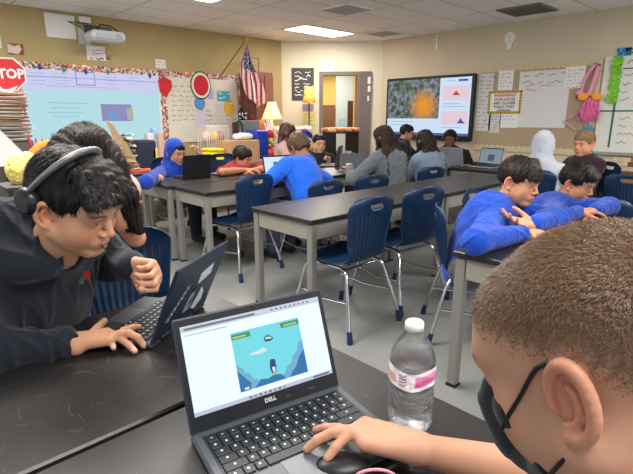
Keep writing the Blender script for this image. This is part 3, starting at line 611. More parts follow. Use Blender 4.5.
for x in (585.5, 599.5): mb.ball(FP(x, 97, .1), (.015, .07, .05))
mb.tube([FP(583, 95, .1), FP(602, 95, .1)], .012, 6); mb.build('sunglasses', m_or, fl, world=True)
mb = MB(); mb.ball(FP(590, 129, .05), (.03, .07, .05)); mb.ball(FP(583, 131, .05), (.03, .04, .03)); mb.build('shoe', mat('teal foam', (30, 150, 176), .6), fl, world=True)
# flag
fp = at(244.5, 42, 1, 6.95); fpb = at(243, 118, 1, 7.0)
ft = thing('draped_flag', 'national flag with stars and stripes drooping from a slanted pole', 'flag', (fp[0], 7.0, 1.3))
top = at(246.5, 39, 1, 6.68); base = V(top[0] - .18, YL - .02, 2.0)
mb = MB(); mb.tube([base, top], .012); mb.build('pole', mat('wooden pole', (150, 110, 66), .4), ft, world=True)
mb = MB(); mb.ball(top, .03, 10); mb.build('finial', mat('gold', (212, 175, 75), .3, metal=1), ft, world=True)
NU, NV = 60, 44; vs, cs = [], []
wht, rd, bl = np.array(lin((232, 226, 216))), np.array(lin((176, 40, 50))), np.array(lin((36, 44, 92)))
o0 = at(247, 44, 1, 6.68)
for j in range(NV + 1):
    for i in range(NU + 1):
        u, v = i / NU, j / NV      # u down the hanging length, v across the folded width
        x0 = -.03 - .17 * min(u * 1.6, 1) + .30 * max(0, u - .35); w = .04 + .33 * min(u * 1.5, 1) - .1 * max(0, u - .6)
        x = x0 + w * v; y = .06 * math.sin(v * 9 + u * 2) * min(1, u * 3) ; z = -u * .80 - .1 * v * u - (.16 * (1 - abs(2 * v - 1)) if u > .9 else 0) * (u - .9) * 10
        vs.append(o0 + V(x, y, z))
        s = (v * 13 + u * 6.0) % 2 < 1; c = rd if s else wht
        if u < .48 and v + u * .3 > .35: c = wht if (int(u * 26) + int(v * 14)) % 2 == 0 and (u * 26) % 1 < .6 and (v * 14) % 1 < .6 else bl
        cs.append(c)
fs = np.array([(j * (NU + 1) + i, (j + 1) * (NU + 1) + i, (j + 1) * (NU + 1) + i + 1, j * (NU + 1) + i + 1) for j in range(NV) for i in range(NU)])
fo = mesh_obj('cloth', vs, fs, colmat('flag cloth', .8), ft, True, col=cs, offset=ft.location); sm = fo.modifiers.new('s', 'SOLIDIFY'); sm.thickness = .004
# ---- ceiling fittings
def troffer(x0, x1, y0, y1, label, power, glow=6, rgb=(255, 244, 224)):
    t = thing('ceiling_light', label, 'ceiling light', ((x0 + x1) / 2, (y0 + y1) / 2, CEIL - .03)); dx, dy = (x1 - x0) / 2, (y1 - y0) / 2
    mb = MB(); e = .03
    for c, d in (((0, dy, .022), (2 * dx + e, e, .02)), ((0, -dy, .022), (2 * dx + e, e, .02)), ((dx, 0, .022), (e, 2 * dy, .02)), ((-dx, 0, .022), (e, 2 * dy, .02))): mb.box(c, d)
    mb.build('frame', m_white, t)
    mb = MB(); mb.box((0, 0, .02), (2 * dx - e, 2 * dy - e, .008)); mb.build('diffuser', emis('lit diffuser', rgb, glow) if glow > 1 else emis('dim diffuser', (196, 200, 222), .5), t)
    if power:
        l = bpy.data.lights.new('lamp', 'AREA'); l.shape = 'RECTANGLE'; l.size = 2 * dx; l.size_y = 2 * dy; l.energy = power; l.color = (1, .97, .93)
        lo = bpy.data.objects.new('lamp', l); COL.objects.link(lo); lo.parent = t; lo.location = (0, 0, .005)
    return t
troffer(5.22, 6.36, 5.75, 6.29, 'lit ceiling light panel before the chalk poster', 38)
troffer(4.05, 5.2, 3.0, 3.54, 'dim bluish ceiling light panel at the top edge of the picture', 14, glow=.5)
PW = 52
for (x, y, lb) in ((2.85, 5.2, 'above the tables of the blue hooded boy'), (.5, 5.2, 'above the tray tower at the left'), (1.75, 2.3, 'above the middle table'), (.5, 2.4, 'above the boy in headphones'), (5.1, .2, 'beside the taped whiteboard'), (.5, -.4, 'behind the foreground boy'), (2.85, -.4, 'above the right hand table')):
    troffer(x - .57, x + .57, y - .27, y + .27, 'lit ceiling light panel ' + lb, PW, glow=5)
    
for k, (x, y, d, lb) in enumerate(((6.64, 3.0, .27, 'dark grille ceiling vent above the bulletin board'), (6.7, 5.42, .24, 'pale ceiling vent near the television corner'), (4.9, 4.6, .24, 'pale ceiling vent in the middle of the ceiling'))):
    t = thing('ceiling_vent', lb, 'vent', (x, y, CEIL - .02), 0, None); mb = MB(); mb.box((0, 0, .015), (2 * d, 2 * d, .006)); mb.build('backing', m_base if k == 0 else mat('vent tan', (150, 138, 124), .6), t)
    mb = MB()
    for i in range(12): mb.box((0, -d + (i + .5) * 2 * d / 12, .006), (2 * d, .012, .012), R=rotm(.6))
    mb.build('slat', mat('vent slat dark', (120, 114, 108), .6) if k == 0 else mat('vent slat pale', (196, 186, 170), .6), t)
    mb = MB()
    for c, e in (((0, d, .01), (2 * d + .03, .03, .02)), ((0, -d, .01), (2 * d + .03, .03, .02)), ((d, 0, .01), (.03, 2 * d, .02)), ((-d, 0, .01), (.03, 2 * d, .02))): mb.box(c, e)
    mb.build('frame', m_white if k else mat('vent slat dark', (120, 114, 108)), t)
w = bpy.data.worlds.new('world'); SC.world = w; w.use_nodes = True; w.node_tree.nodes['Background'].inputs['Color'].default_value = (.86, .93, 1, 1); w.node_tree.nodes['Background'].inputs['Strength'].default_value = 1.2
SC.view_settings.exposure = 0.0

for dpt in (1.4, 3.4):  # unseen corridor lights, added to brighten the view through the doorway
    q = WB.p(.9, 2.55, -dpt); t = thing('ceiling_light', 'added unseen corridor fill light beyond the doorway, ' + ('nearer' if dpt < 2 else 'farther'), 'ceiling light', tuple(q)); mb = MB(); mb.box((0, 0, .02), (.6, .6, .02)); mb.build('diffuser', MATS['lit diffuser'], t)
    l = bpy.data.lights.new('lamp', 'AREA'); l.size = .6; l.energy = 38; l.color = (1, .95, .86); lo = bpy.data.objects.new('lamp', l); COL.objects.link(lo); lo.parent = t
# ---- tables
m_top = mat('black epoxy top', (38, 36, 35), .36, bump=.04, bscale=120, spec=.5, noise=.12, nscale=30)
m_edge = mat('worn table edge', (44, 42, 40), .4)
m_apron = mat('putty grey steel', (150, 146, 136), .45, metal=.15); m_leg = mat('grey steel leg', (138, 136, 130), .4, metal=.3)
m_scr = mat('scratch marks', (92, 89, 85), .6)
TABLE_Z = .75
def table(x0, x1, y0, y1, label, group='black topped lab tables', modesty=False, scratch=0, seed=0):
    t = thing('lab_table', label, 'table', ((x0 + x1) / 2, (y0 + y1) / 2, 0), 0, None); lx, ly = x1 - x0, y1 - y0
    mb = MB(); mb.box((0, 0, TABLE_Z - .016), (lx - .006, ly - .008, .032), bv=.005); mb.build('tabletop', m_top, t)
    if scratch:
        g = np.random.default_rng(seed); mb = MB()
        for i in range(scratch):
            p = V((g.random() - .5) * lx * .9, (g.random() - .5) * ly * .9, TABLE_Z + .0003); a = g.random() * 6.28; L_ = .01 + .06 * g.random() ** 2; pts = []
            for k in range(4): pts.append(p.copy()); a += g.normal() * .35; p = p + V(math.cos(a), math.sin(a), 0) * L_ / 3
            wd = .0004 + .0006 * g.random()
            for q0, q1 in zip(pts, pts[1:]):
                n = unit(np.cross(q1 - q0, V(0, 0, 1))) * wd; mb.add([q0 - n, q0 + n, q1 + n, q1 - n], [(0, 1, 2, 3)])
        mb.build('scratches', m_scr, t)['kind'] = 'stuff'
    for (c, d) in (((0, -ly / 2 + .035, 0), (lx - .14, .022)), ((0, ly / 2 - .035, 0), (lx - .14, .022)), ((-lx / 2 + .035, 0, 0), (.022, ly - .14)), ((lx / 2 - .035, 0, 0), (.022, ly - .14))):
        mb = MB(); mb.box((c[0], c[1], TABLE_Z - .088), (*d, .108), bv=.003); mb.build('apron', m_apron, t)
    for sx in (-1, 1):
        for sy in (-1, 1):
            mb = MB(); mb.box((sx * (lx / 2 - .04), sy * (ly / 2 - .04), (TABLE_Z - .033) / 2 + .006), (.052, .052, TABLE_Z - .046), bv=.006); lg = mb.build('leg', m_leg, t)
            mb = MB(); mb.box((sx * (lx / 2 - .04), sy * (ly / 2 - .04), .006), (.056, .056, .012)); mb.build('foot_cap', m_black, lg)
    return t
table(-.9, .885, .925, 1.6, 'scratched black lab table under the hands of the boy in headphones', scratch=190, seed=1)
table(-.9, .905, .24, .918, 'black lab table in the foreground carrying the open laptop and water bottle', scratch=70, seed=2)
table(2.02, 3.62, 2.175, 2.84, 'black topped lab table in the middle with empty chairs on its near side', seed=3)
table(3.626, 5.2, 2.175, 2.84, 'black topped lab table continuing the middle one, behind the blue sweatshirt boy')
table(2.12, 3.62, 3.64, 4.24, 'black topped lab table in front of the person in the royal blue shirt')
table(2.07, 3.62, 4.25, 4.9, 'black topped lab table under the laptop of the boy in the blue hood')
table(3.66, 5.2, 3.75, 4.42, 'black topped lab table in front of the two long haired girls')
table(5.55, 6.25, 2.0, 3.35, 'black topped lab table by the right wall under the grey open laptop', )
table(5.55, 6.25, 3.36, 4.3, 'black topped lab table by the television under the silver laptop')
table(2.06, 3.6, .5, 1.19, 'black topped lab table at the elbows of the blue sweatshirt boys')
table(1.3, 2.5, 5.45, 6.1, 'small table at the far left carrying a pile of crumpled papers')
# ---- chairs: blue ribbed shell, chrome legs
m_shell = mat('navy blue plastic shell', (12, 38, 68), .36, bump=.03, bscale=200); m_chrome = mat('chrome', (205, 205, 205), .15, metal=1); m_glide = mat('blue glide', (16, 38, 80), .5)
def chair_shell():
    """profile in (y, z): y forward; returns grid verts of a thin ribbed shell with a carrying hole"""
    prof = [(.235, .425), (.225, .440), (.19, .448), (.10, .440), (0, .432), (-.10, .434), (-.165, .448), (-.195, .478), (-.215, .53), (-.228, .60), (-.238, .68), (-.247, .75), (-.252, .80), (-.254, .832), (-.254, .845)]
    P = []; NP = 72; cum = [0]
    for a, b in zip(prof, prof[1:]): cum.append(cum[-1] + math.dist(a, b))
    for i in range(NP + 1):
        s = cum[-1] * i / NP; k = max(0, min(len(prof) - 2, np.searchsorted(cum, s) - 1)); t = (s - cum[k]) / (cum[k + 1] - cum[k]); P.append((prof[k][0] * (1 - t) + prof[k + 1][0] * t, prof[k][1] * (1 - t) + prof[k + 1][1] * t))
    NW = 64; vs = []; keep = []
    def halfw(y, z):
        if z < .455 and y > -.17: return .215 - .05 * max(0, (y - .12) / .115) ** 2
        t = min(1, (z - .45) / .4); w = .165 + .055 * t ** .8 
        if z > .77: w -= .085 * min(1, (z - .77) / .075) ** 2.6
        return w
    for i, (y, z) in enumerate(P):
        hw = halfw(y, z)
        for j in range(NW + 1):
            u = j / NW * 2 - 1; x = u * hw; yy, zz = y, z
            back = max(0, min(1, (z - .46) / .1)) if y < -.12 else 0
            zz += (1 - back) * .018 * (u * u) ** 1.5; yy += back * .04 * u * u        # dished seat, curved back
            rib = .0036 * math.cos(u * 42) * (1 if abs(u) < .8 else 0); f = max(0, min(1, (z - .47) / .05)) * max(0, min(1, (.765 - z) / .03)) if y < -.12 else 0
            yy += rib * f
            if z > .79: zz += .010 * (1 - u * u)
            vs.append(V(x, yy, zz))
    # carrying hole: rounded smile shape
    def hole(u, z): 
        return abs(u) < .30 and -.022 * (1 - (u / .30) ** 2) ** .5 < z - .798 < .006 * (1 - abs(u / .30) ** 4)
    fs = []
    for i in range(NP):
        for j in range(NW):
            uc = (j + .5) / NW * 2 - 1; zc = (P[i][1] + P[i + 1][1]) / 2
            if P[i][0] < -.2 and hole(uc, zc): continue
            fs.append((i * (NW + 1) + j, i * (NW + 1) + j + 1, (i + 1) * (NW + 1) + j + 1, (i + 1) * (NW + 1) + j))
    return vs, fs
_sv, _sf = chair_shell()
def make_chair():
    t = thing('school_chair', 'x', 'chair')
    o = mesh_obj('seat_shell', _sv, _sf, m_shell, t, True); md = o.modifiers.new('thick', 'SOLIDIFY'); md.thickness = .007; md.offset = 0
    for sx in (-1, 1):
        x = sx * .16
        mb = MB(); mb.tube([(x, .17, .405), (x, .10, .415), (x, -.10, .415), (x, -.16, .41)], .011, 8); mb.build('seat_rail', m_chrome, t)
        for sy in (1, -1):
            y1 = .25 if sy > 0 else -.27; xo = sx * .245
            pts = [(x, sy * .12, .412), (x + sx * .008, sy * .155, .405), (x + sx * .02, sy * .18, .37), (xo - sx * .01, y1 - sy * .02, .1), (xo, y1, .02)]
            mb = MB(); mb.tube(pts, .0115, 8); lg = mb.build('leg', m_chrome, t)
            mb = MB(); mb.tube([pts[3] + (V(*pts[4]) - V(*pts[3])) * .35, pts[4], (xo, y1, .0)], [.0155, .018, .019], 10); mb.build('glide', m_glide, lg)
    for y in (.13, -.13):
        mb = MB(); mb.tube([(-.165, y, .40), (.165, y, .40)], .009, 8); mb.build('cross_bar', m_chrome, t)
    for sx in (-1, 1):
        mb = MB(); mb.tube([(sx * .195, .213, .22), (sx * .2, 0, .2), (sx * .195, -.222, .22)], .008, 8); mb.build('side_stretcher', m_chrome, t)
    return t
_chairs = []
_proto = make_chair()
def chair(x, y, face, label, sc=1.07):
    """face: heading (radians, world) in which somebody sitting in it looks"""
    global _proto
    c = _proto if not _chairs else dup(_proto)
    c.location = (x, y, 0); c.rotation_euler = (0, 0, face - PI / 2); c['label'] = label; c.scale = (sc, sc, sc); _chairs.append(c); return c
# ---- laptops
m_lapd = mat('charcoal laptop plastic', (58, 62, 70), .42, bump=.03, bscale=500); m_lapn = mat('navy laptop plastic', (30, 42, 62), .42); m_lapg = mat('silver laptop', (150, 152, 156), .35, metal=.4)
m_lapk = mat('black laptop plastic', (26, 28, 32), .4); m_key = mat('laptop keys', (24, 26, 32), .45); m_pad = mat('touch pad grey', (84, 88, 94), .35); m_keyl = mat('key legend', (200, 204, 208), .6)
def laptop(loc, face, label, w=.33, d=.225, lid=.235, ang=105, case=None, deck=None, screen=None, keys=2, scr_fn=None, lid_fn=None, group=None, hinge_gap=0.0, thick=.009):
    """loc: centre of the hinge edge on the table; face: heading in which its user's screen faces (towards the user)"""
    case = case or m_lapd; deck = deck or case
    t = thing('laptop', label, 'laptop', loc, face + PI / 2, group)      # local: -y points to the user? keep +y away from the user
    # local frame: x right for the user, -y towards the user
    mb = MB(); mb.box((0, -d / 2, .0095), (w, d, .017), bv=.005); b = mb.build('base', deck, t)
    # keyboard
    if keys:
        mb = MB(); mb.box((0, -d * .34, .0182), (w * .9, d * .5, .0012)); mb.build('key_bed', m_lapk, b)
        rows = [(14, 1)] * 5; kw = w * .88 / 14; kh = d * .092; lg = MB(); kb = MB()
        for r in range(6):
            y = -d * .11 - kh * (r + .5) * 1.0; x = -w * .44
            ws = [1] * 14 if r < 1 else ([1] * 13 + [1.0] if r == 1 else ([1.4] + [1] * 11 + [1.6] if r == 2 else ([1.6] + [1] * 10 + [2.4] if r == 3 else ([2.1] + [1] * 9 + [2.9] if r == 4 else [1.3, 1, 1, 5.7, 1, 1, 1, 1, 1]))))
            for q in ws:
                kb.box((x + q * kw / 2, y, .0205), (q * kw - .0022, kh - .0022, .0035), bv=.001)
                if keys > 1 and q < 3: lg.box((x + q * kw / 2 - .001, y + .001, .0224), (min(.0042, q * kw * .3) if r else .005, .0048 if r else .002, .0002))
                x += q * kw
        k = kb.build('keyboard', m_key, b)
        if keys > 1: lg.build('key_legends', m_keyl, k)
        mb = MB(); mb.box((0, -d * .80, .0183), (w * .34, d * .30, .001)); mb.build('touch_pad', m_pad, b)
        for sx in (-1, 1):
            if keys > 1: mb = MB(); mb.box((sx * (w / 2 + .0002), -d * .3, .01), (.001, d * .22, .006)); mb.build('port', m_black, b)
    a = math.radians(ang - 90); R = rotm(-a); up = R @ V(0, 0, 1); fw = R @ V(0, -1, 0)
    o = V(0, .0, .014) + V(0, -.004, 0)
    mb = MB(); mb.box(o + up * lid / 2 - fw * thick / 2 * 0, (w, thick, lid), R=R, bv=.004); L_ = mb.build('lid', case, t)
    for sx in (-1, 1):
        mb = MB(); mb.tube([(sx * w * .3 - .02, 0, .016), (sx * w * .3 + .02, 0, .016)], .007, 8); mb.build('hinge', m_lapk, t)
    f = o + fw * (thick / 2 + .0004); bz = .014
    mb = MB(); mb.prism([(-w / 2 + .004, .006), (w / 2 - .004, .006), (w / 2 - .004, lid - .004), (-w / 2 + .004, lid - .004)], f, (1, 0, 0), up, .0006); mb.build('bezel', m_lapk, L_)
    sx0, sx1, sz0, sz1 = -w / 2 + bz, w / 2 - bz, .036, lid - .018
    mb = MB(); mb.prism([(sx0, sz0), (sx1, sz0), (sx1, sz1), (sx0, sz1)], f + fw * .0008, (1, 0, 0), up, .0004); mb.build('screen', screen or emis_s, L_)
    if scr_fn: scr_fn(L_, f + fw * .0016, V(1, 0, 0), up, sx0, sx1, sz0, sz1)
    if lid_fn: lid_fn(L_, o - fw * (thick / 2 + .0004), V(-1, 0, 0), up, w, lid)
    return t
emis_s = dim(emis('pale laptop screen', (196, 222, 245), .8))
def hinge_px(x0, y0, x1, y1, z=TABLE_Z + .014):
    a, b = at(x0, y0, 2, z), at(x1, y1, 2, z); return a, b
# foreground laptop
a, b = hinge_px(190, 436, 338, 385); c = (a + b) / 2; W0 = np.linalg.norm(b - a); u = unit(b - a); uf = np.cross(V(0, 0, 1), u)  # away from the user
fa = math.atan2(-uf[1], -uf[0])
def game(L_, f, u, w_, x0, x1, z0, z1):
    Wd, Hd = x1 - x0, z1 - z0; fn = unit(np.cross(u, w_))
    def rc(mb, a, b_, c_, d_, lift, m=0): mb.prism([(x0 + a * Wd, z0 + b_ * Hd), (x0 + c_ * Wd, z0 + b_ * Hd), (x0 + c_ * Wd, z0 + d_ * Hd), (x0 + a * Wd, z0 + d_ * Hd)], f + fn * lift, u, w_, .0002, m)
    mb = MB(); rc(mb, 0, .93, 1, 1, .0002, 0); rc(mb, 0, .0, 1, .045, .0002, 1); rc(mb, .02, .95, .5, .975, .0005, 2)
    for i in range(9): rc(mb, .62 + i * .035, .955, .635 + i * .035, .975, .0005, 2)
    for i in range(8): rc(mb, .36 + i * .035, .01, .38 + i * .035, .035, .0005, 3 + i % 2)
    rc(mb, .84, .01, .97, .035, .0005, 2); rc(mb, .02, .885, .3, .9, .0005, 1)
    mb.build('browser_bars', [dim(emis('browser grey', (214, 222, 236), .85)), dim(emis('taskbar blue', (200, 214, 238), .85)), dim(emis('browser dark', (120, 130, 150), .7)), dim(emis('icon blue', (70, 120, 200), .8)), dim(emis('icon orange', (220, 130, 90), .8))], L_)
    gx0, gx1, gz0, gz1 = .31, .81, .11, .80
    G = lambda x, y: (x0 + (gx0 + (gx1 - gx0) * x) * Wd, z0 + (gz0 + (gz1 - gz0) * y) * Hd)
    mb = MB(); P = lambda pts, lift, m: mb.prism([G(*p) for p in pts], f + fn * lift, u, w_, .0002, m)
    P([(0, 0), (1, 0), (1, 1), (0, 1)], .0002, 0)
    P([(0, 0), (.2, .0), (.3, .04), (.26, .14), (.2, .16), (.17, .26), (.1, .3), (.07, .4), (.03, .42), (0, .5)], .0005, 1)
    P([(1, 0), (.62, 0), (.6, .06), (.66, .1), (.7, .2), (.78, .24), (.82, .36), (.88, .4), (.94, .56), (1, .6)], .0005, 1)
    P([(0, 0), (.14, .0), (.16, .1), (.1, .2), (.04, .3), (0, .36)], .0008, 2); P([(1, 0), (.72, 0), (.76, .08), (.84, .16), (.9, .3), (1, .42)], .0008, 2)
    P([(.2, 0), (.66, 0), (.6, .1), (.5, .13), (.4, .09), (.3, .12)], .0008, 2)
    P([(0, .88), (.27, .88), (.26, .97), (0, .97)], .0005, 3); P([(.72, .88), (1, .88), (1, .97), (.71, .97)], .0005, 3); P([(.02, .9), (.2, .9), (.2, .93), (.02, .93)], .0008, 4); P([(.76, .9), (.96, .9), (.96, .93), (.76, .93)], .0008, 4)
    P([(.2, .56), (.26, .6), (.34, .6), (.4, .64), (.44, .6), (.46, .56), (.36, .54)], .0005, 5)
    P([(.44, .76), (.46, .72), (.54, .71), (.58, .75), (.56, .79), (.46, .8)], .0005, 6); P([(.44, .8), (.5, .84), (.56, .8)], .0005, 3); P([(.46, .76), (.56, .75), (.55, .78), (.47, .79)], .0008, 5)
    P([(.47, .16), (.53, .16), (.55, .26), (.54, .34), (.47, .35), (.45, .26)], .0011, 6); P([(.49, .17), (.52, .17), (.53, .26), (.48, .26)], .0014, 5); P([(.46, .33), (.55, .33), (.54, .39), (.48, .4)], .0014, 7); P([(.46, .13), (.5, .13), (.49, .16), (.45, .15)], .0014, 8); P([(.52, .13), (.56, .14), (.55, .16), (.52, .16)], .0014, 8); P([(.06, .02), (.12, .02), (.12, .06), (.06, .06)], .0014, 5)
    mb.build('game_window', [dim(emis('game sky', (112, 222, 236), .95)), dim(emis('game far ice', (120, 190, 226), .8)), dim(emis('game blue rock', (30, 120, 182), .85)), dim(emis('game green', (70, 170, 120), .7)), dim(emis('game yellow', (210, 220, 120), .8)), dim(emis('game white', (226, 244, 250), .85)), dim(emis('game navy', (40, 70, 120), .7)), dim(emis('game cap', (30, 60, 140), .7)), dim(emis('game orange', (240, 190, 70), .8))], L_)
    q = f - w_ * .0 ; text_mesh('DELL', .0125, f + w_ * .023 - u * 0, u, w_, 0, bold=.0004, lift=.0006).build('maker_lettering', m_keyl, L_)
    mb = MB(); mb.tube([f + w_ * (z1 + .009), f + w_ * (z1 + .009) + fn * .0008], .0028, 10); mb.build('webcam', m_key, L_)
    mb = MB(); rc(mb, .62, -.105, .64, -.09, .0, 0); rc(mb, .79, -.105, .84, -.09, .0, 0); mb.build('status_marks', m_pad, L_)
game_scr = dim(emis('bright white screen', (226, 240, 252), 1.12))
TL = at(172, 325, 1, .8)
laptop((c[0], c[1], TABLE_Z), fa, 'open dark laptop in the foreground showing a blue penguin game in the browser', w=W0 * 1.0, d=.255, lid=.24, ang=112, case=mat('dark slate laptop', (44, 50, 62), .42), deck=mat('slate laptop deck', (72, 76, 82), .4), screen=game_scr, scr_fn=game)
LAP0 = (c, fa, W0, uf, u)
# laptop of the boy in headphones, seen from behind
a, b = hinge_px(154, 344, 203, 304); c1 = (a + b) / 2; W1 = .335; u1 = unit(b - a); uf1 = -np.cross(V(0, 0, 1), u1); uf1 = uf1 if uf1[1] < 0 else -uf1   # lid side away from the boy
def stickers(L_, o, u, w_, w, lid):
    mb = MB()
    mb.prism([(w * .06, lid * .55), (w * .30, lid * .60), (w * .29, lid * .76), (w * .05, lid * .71)], o, u, w_, .0006)
    mb.build('white_sticker', mat('pale sticker', (196, 206, 214), .5), L_)
    mb = MB(); g = np.random.default_rng(2)
    mb.prism([(w * .10, lid * .16), (w * .2, lid * .1), (w * .3, lid * .2), (w * .28, lid * .34), (w * .2, lid * .44), (w * .16, lid * .3)], o, u, w_, .0006); mb.build('animal_sticker', mat('pale sticker', (196, 206, 214)), L_)
    mb = MB(); mb.tube([o + u * w * q[0] + w_ * lid * q[1] - np.cross(u, w_) * -.0006 for q in ((-.06, .2), (-.02, .4), (.03, .5), (.01, .34), (.05, .3), (-.01, .2))], .004, 6); mb.build('grey_sticker', mat('grey sticker', (120, 130, 136), .5), L_)
    mb = MB()
    for i in range(7):
        cx, cz = -w * .36 + .02 * (i % 2) * 0 + i * w * .034, lid * (.28 + i * .055); 
        for k in range(12): 
            t0, t1 = k * PI / 6, (k + 1) * PI / 6; r0, r1 = .0105, .0075
            mb.add([o + u * (cx + r * math.cos(t)) + w_ * (cz + r * math.sin(t)) + np.cross(u, w_) * .0006 for r, t in ((r0, t0), (r0, t1), (r1, t1), (r1, t0))], [(0, 1, 2, 3)])
        mb.box(o + u * cx + w_ * cz + np.cross(u, w_) * .0006, (.003, .003, .006))
    mb.build('letter_stickers', mat('ring stickers', (150, 168, 186), .5), L_)
fb = math.atan2(-uf1[1], -uf1[0])
laptop((c1[0], c1[1], TABLE_Z), fb, 'open navy laptop with stickers on its lid, used by the boy in headphones', w=W1, d=.24, lid=.255, ang=114, case=m_lapn, deck=mat('black grey deck', (50, 50, 52), .4), lid_fn=stickers)
LAP1 = (c1, fb, u1, uf1)
def lap_at(x, y, face, label, z=TABLE_Z, **k):
    q = at(x, y, 2, z); return laptop((q[0], q[1], z), face, label, keys=k.pop('keys', 1), **k)
lap_at(197, 178, PI / 2, 'open black laptop of the boy in the blue hood, lid towards the camera', case=m_lapk, ang=100, w=.34, lid=.24)
q = at(228, 174, 2, TABLE_Z); t = thing('closed_tablet', 'closed dark grey laptop lying flat before the boy in the red shirt', 'laptop', (q[0], q[1], TABLE_Z), .4)
mb = MB(); mb.box((0, 0, .009), (.36, .25, .016), bv=.006); mb.build('base', m_lapd, t); mb = MB(); mb.box((0, 0, .0205), (.356, .246, .005), bv=.002); mb.build('lid', m_lapg, t)
lap_at(281, 180, -PI / 2 - .25, 'open laptop with bright blue white screen left of the person in royal blue', case=m_lapk, ang=108, w=.36, lid=.25, screen=dim(emis('white blue screen', (214, 238, 252), .95)), scr_fn=lambda L_, f, u, w_, x0, x1, z0, z1: (lambda mb: (mb.prism([(x0 + .1, z0 + .03), (x1 - .1, z0 + .03), (x1 - .1, z1 - .05), (x0 + .1, z1 - .05)], f, u, w_, .0004), mb.build('picture', dim(emis('picture blue', (70, 120, 190), .7)), L_)))(MB()))
lap_at(337, 166, PI / 2 + .6, 'open dark grey laptop before the person with tied back hair', case=m_lapd, w=.36, ang=102, lid=.26)
lap_at(352, 170, -PI / 2 - .9, 'open grey laptop tilted beside the brown haired girl', case=m_lapg, w=.3, ang=112, lid=.2, screen=dim(emis('dim slate screen', (96, 106, 116), .5)))
lap_at(451, 166, .1, 'open silver laptop with its lid towards the camera near the television', case=m_lapg, w=.34, ang=104, lid=.24)
lap_at(468, 164, -.5, 'open black tablet computer leaning right of the silver laptop', case=m_lapk, w=.28, ang=118, lid=.22)
lap_at(489, 167, PI - .1, 'open grey laptop with a grey blue screen facing the camera, by the bulletin board', case=m_lapg, w=.34, ang=104, lid=.24, screen=dim(emis('grey blue screen', (140, 160, 172), .7)), scr_fn=lambda L_, f, u, w_, x0, x1, z0, z1: (lambda mb: (mb.prism([(x0 + .12, z0 + .03), (x1 - .1, z0 + .03), (x1 - .1, z1 - .07), (x0 + .12, z1 - .07)], f, u, w_, .0004), mb.build('picture', dim(emis('picture slate', (70, 96, 120), .6)), L_)))(MB()))
# right-edge laptop on the right hand table
lap_at(630, 227, PI / 2 + .15, 'open navy laptop at the right frame edge beside the second blue sweatshirt boy', case=m_lapn, w=.36, ang=120, lid=.27)
# ---- water bottle
q = at(409, 425, 2, TABLE_Z); bt = thing('water_bottle', 'clear plastic water bottle with white cap and pink label', 'water bottle', tuple(q)); S_ = 1.12
m_pet = mat('clear plastic', (255, 255, 255), .02, trans=1, ior=1.4, bump=.7, bscale=60); m_wat = mat('water', (248, 252, 255), .0, trans=1, ior=1.33, bump=1.0, bscale=45)
H0 = at(405, 325, 1, q[1])[2] - TABLE_Z
prof = [(.0, .004), (.022, .003), (.031, .006), (.0335, .014), (.0335, .03), (.032, .036), (.0338, .042), (.032, .05), (.034, .056), (.034, .085), (.0325, .09), (.034, .096), (.034, .13), (.0335, .14), (.031, .155), (.026, .17), (.019, .182), (.0135, .19), (.0125, .195), (.0125, .2)]
k = H0 / .213; wb_ = lambda t, z: .035 * math.sin(5 * t) * (1 if z < .03 * k else .25 * math.sin(z * 300)) 
zz_ = np.linspace(.004, .2, 90); rr_ = [float(np.interp(z, [p[1] + 1e-6 * i for i, p in enumerate(prof[2:])], [p[0] for p in prof[2:]])) for z in zz_]
crk = lambda t, z: .034 * math.sin(t * 9 + z * 330 + 2 * math.sin(t * 4)) * math.sin(z * 210 - t * 5 + 1.5 * math.sin(z * 90)) * (1 if z < .15 * k else .25)
mb = MB(); mb.lathe([(0, .004 * k), (.022 * k, .003 * k)] + [(r * k * 1.2, z * k) for r, z in zip(rr_, zz_)], seg=72, wob=lambda t, z: wb_(t, z) + crk(t, z)); pb_ = mb.build('body', m_pet, bt)
sd_ = pb_.modifiers.new('t', 'SOLIDIFY'); sd_.thickness = .0008; sd_.offset = -1
mb = MB(); mb.lathe([(0, .006 * k)] + [(r * k * 1.2 * .955, max(z, .006) * k) for r, z in prof[1:11]] + [(0, .0905 * k)], seg=40, wob=lambda t, z: .03 * math.sin(5 * t + z * 90) + .02 * math.sin(9 * t + z * 160)); mb.build('water', m_wat, bt)
mb = MB(); mb.lathe([(0, .212 * k), (.0125 * k * 1.1, .212 * k), (.0148 * k * 1.1, .209 * k), (.015 * k * 1.1, .196 * k), (.0125 * k, .195 * k)][::-1], seg=32, wob=lambda t, z: .02 * math.sin(t * 30)); mb.build('cap', m_white, bt)
m_lab = mat('bottle label', (238, 226, 236), .35, spec=.5); vs, cs, NL = [], [], 72
for j in range(13):
    for i in range(NL):
        t = 2 * PI * i / NL; z = (.098 + .034 * j / 12) * k + .003 * k * math.sin(t * 3); r = .0349 * k * 1.2 * (1 + .012 * math.sin(t * 7 + j))
        vs.append((r * math.cos(t), r * math.sin(t), z)); tt = (t - (AZ - PI)) % (2 * PI); tt = tt - 2 * PI if tt > PI else tt
        c = (236, 232, 240)
        if -.1 < tt < 1.9 and 2 < j < 10: c = (206, 92, 150) if j < 7 else (226, 140, 180)
        if -.75 < tt < -.4 and 2 < j < 11: c = (90, 80, 120) if (j + int(tt * 20)) % 2 else (236, 232, 240)
        if tt < -.9 and 1 < j < 8 : c = (226, 170, 150)
        cs.append(lin(c))
fs = np.array([(j * NL + i, j * NL + (i + 1) % NL, (j + 1) * NL + (i + 1) % NL, (j + 1) * NL + i) for j in range(12) for i in range(NL)])
mesh_obj('label', vs, fs, colmat('label print', .35), bt, True, col=cs)
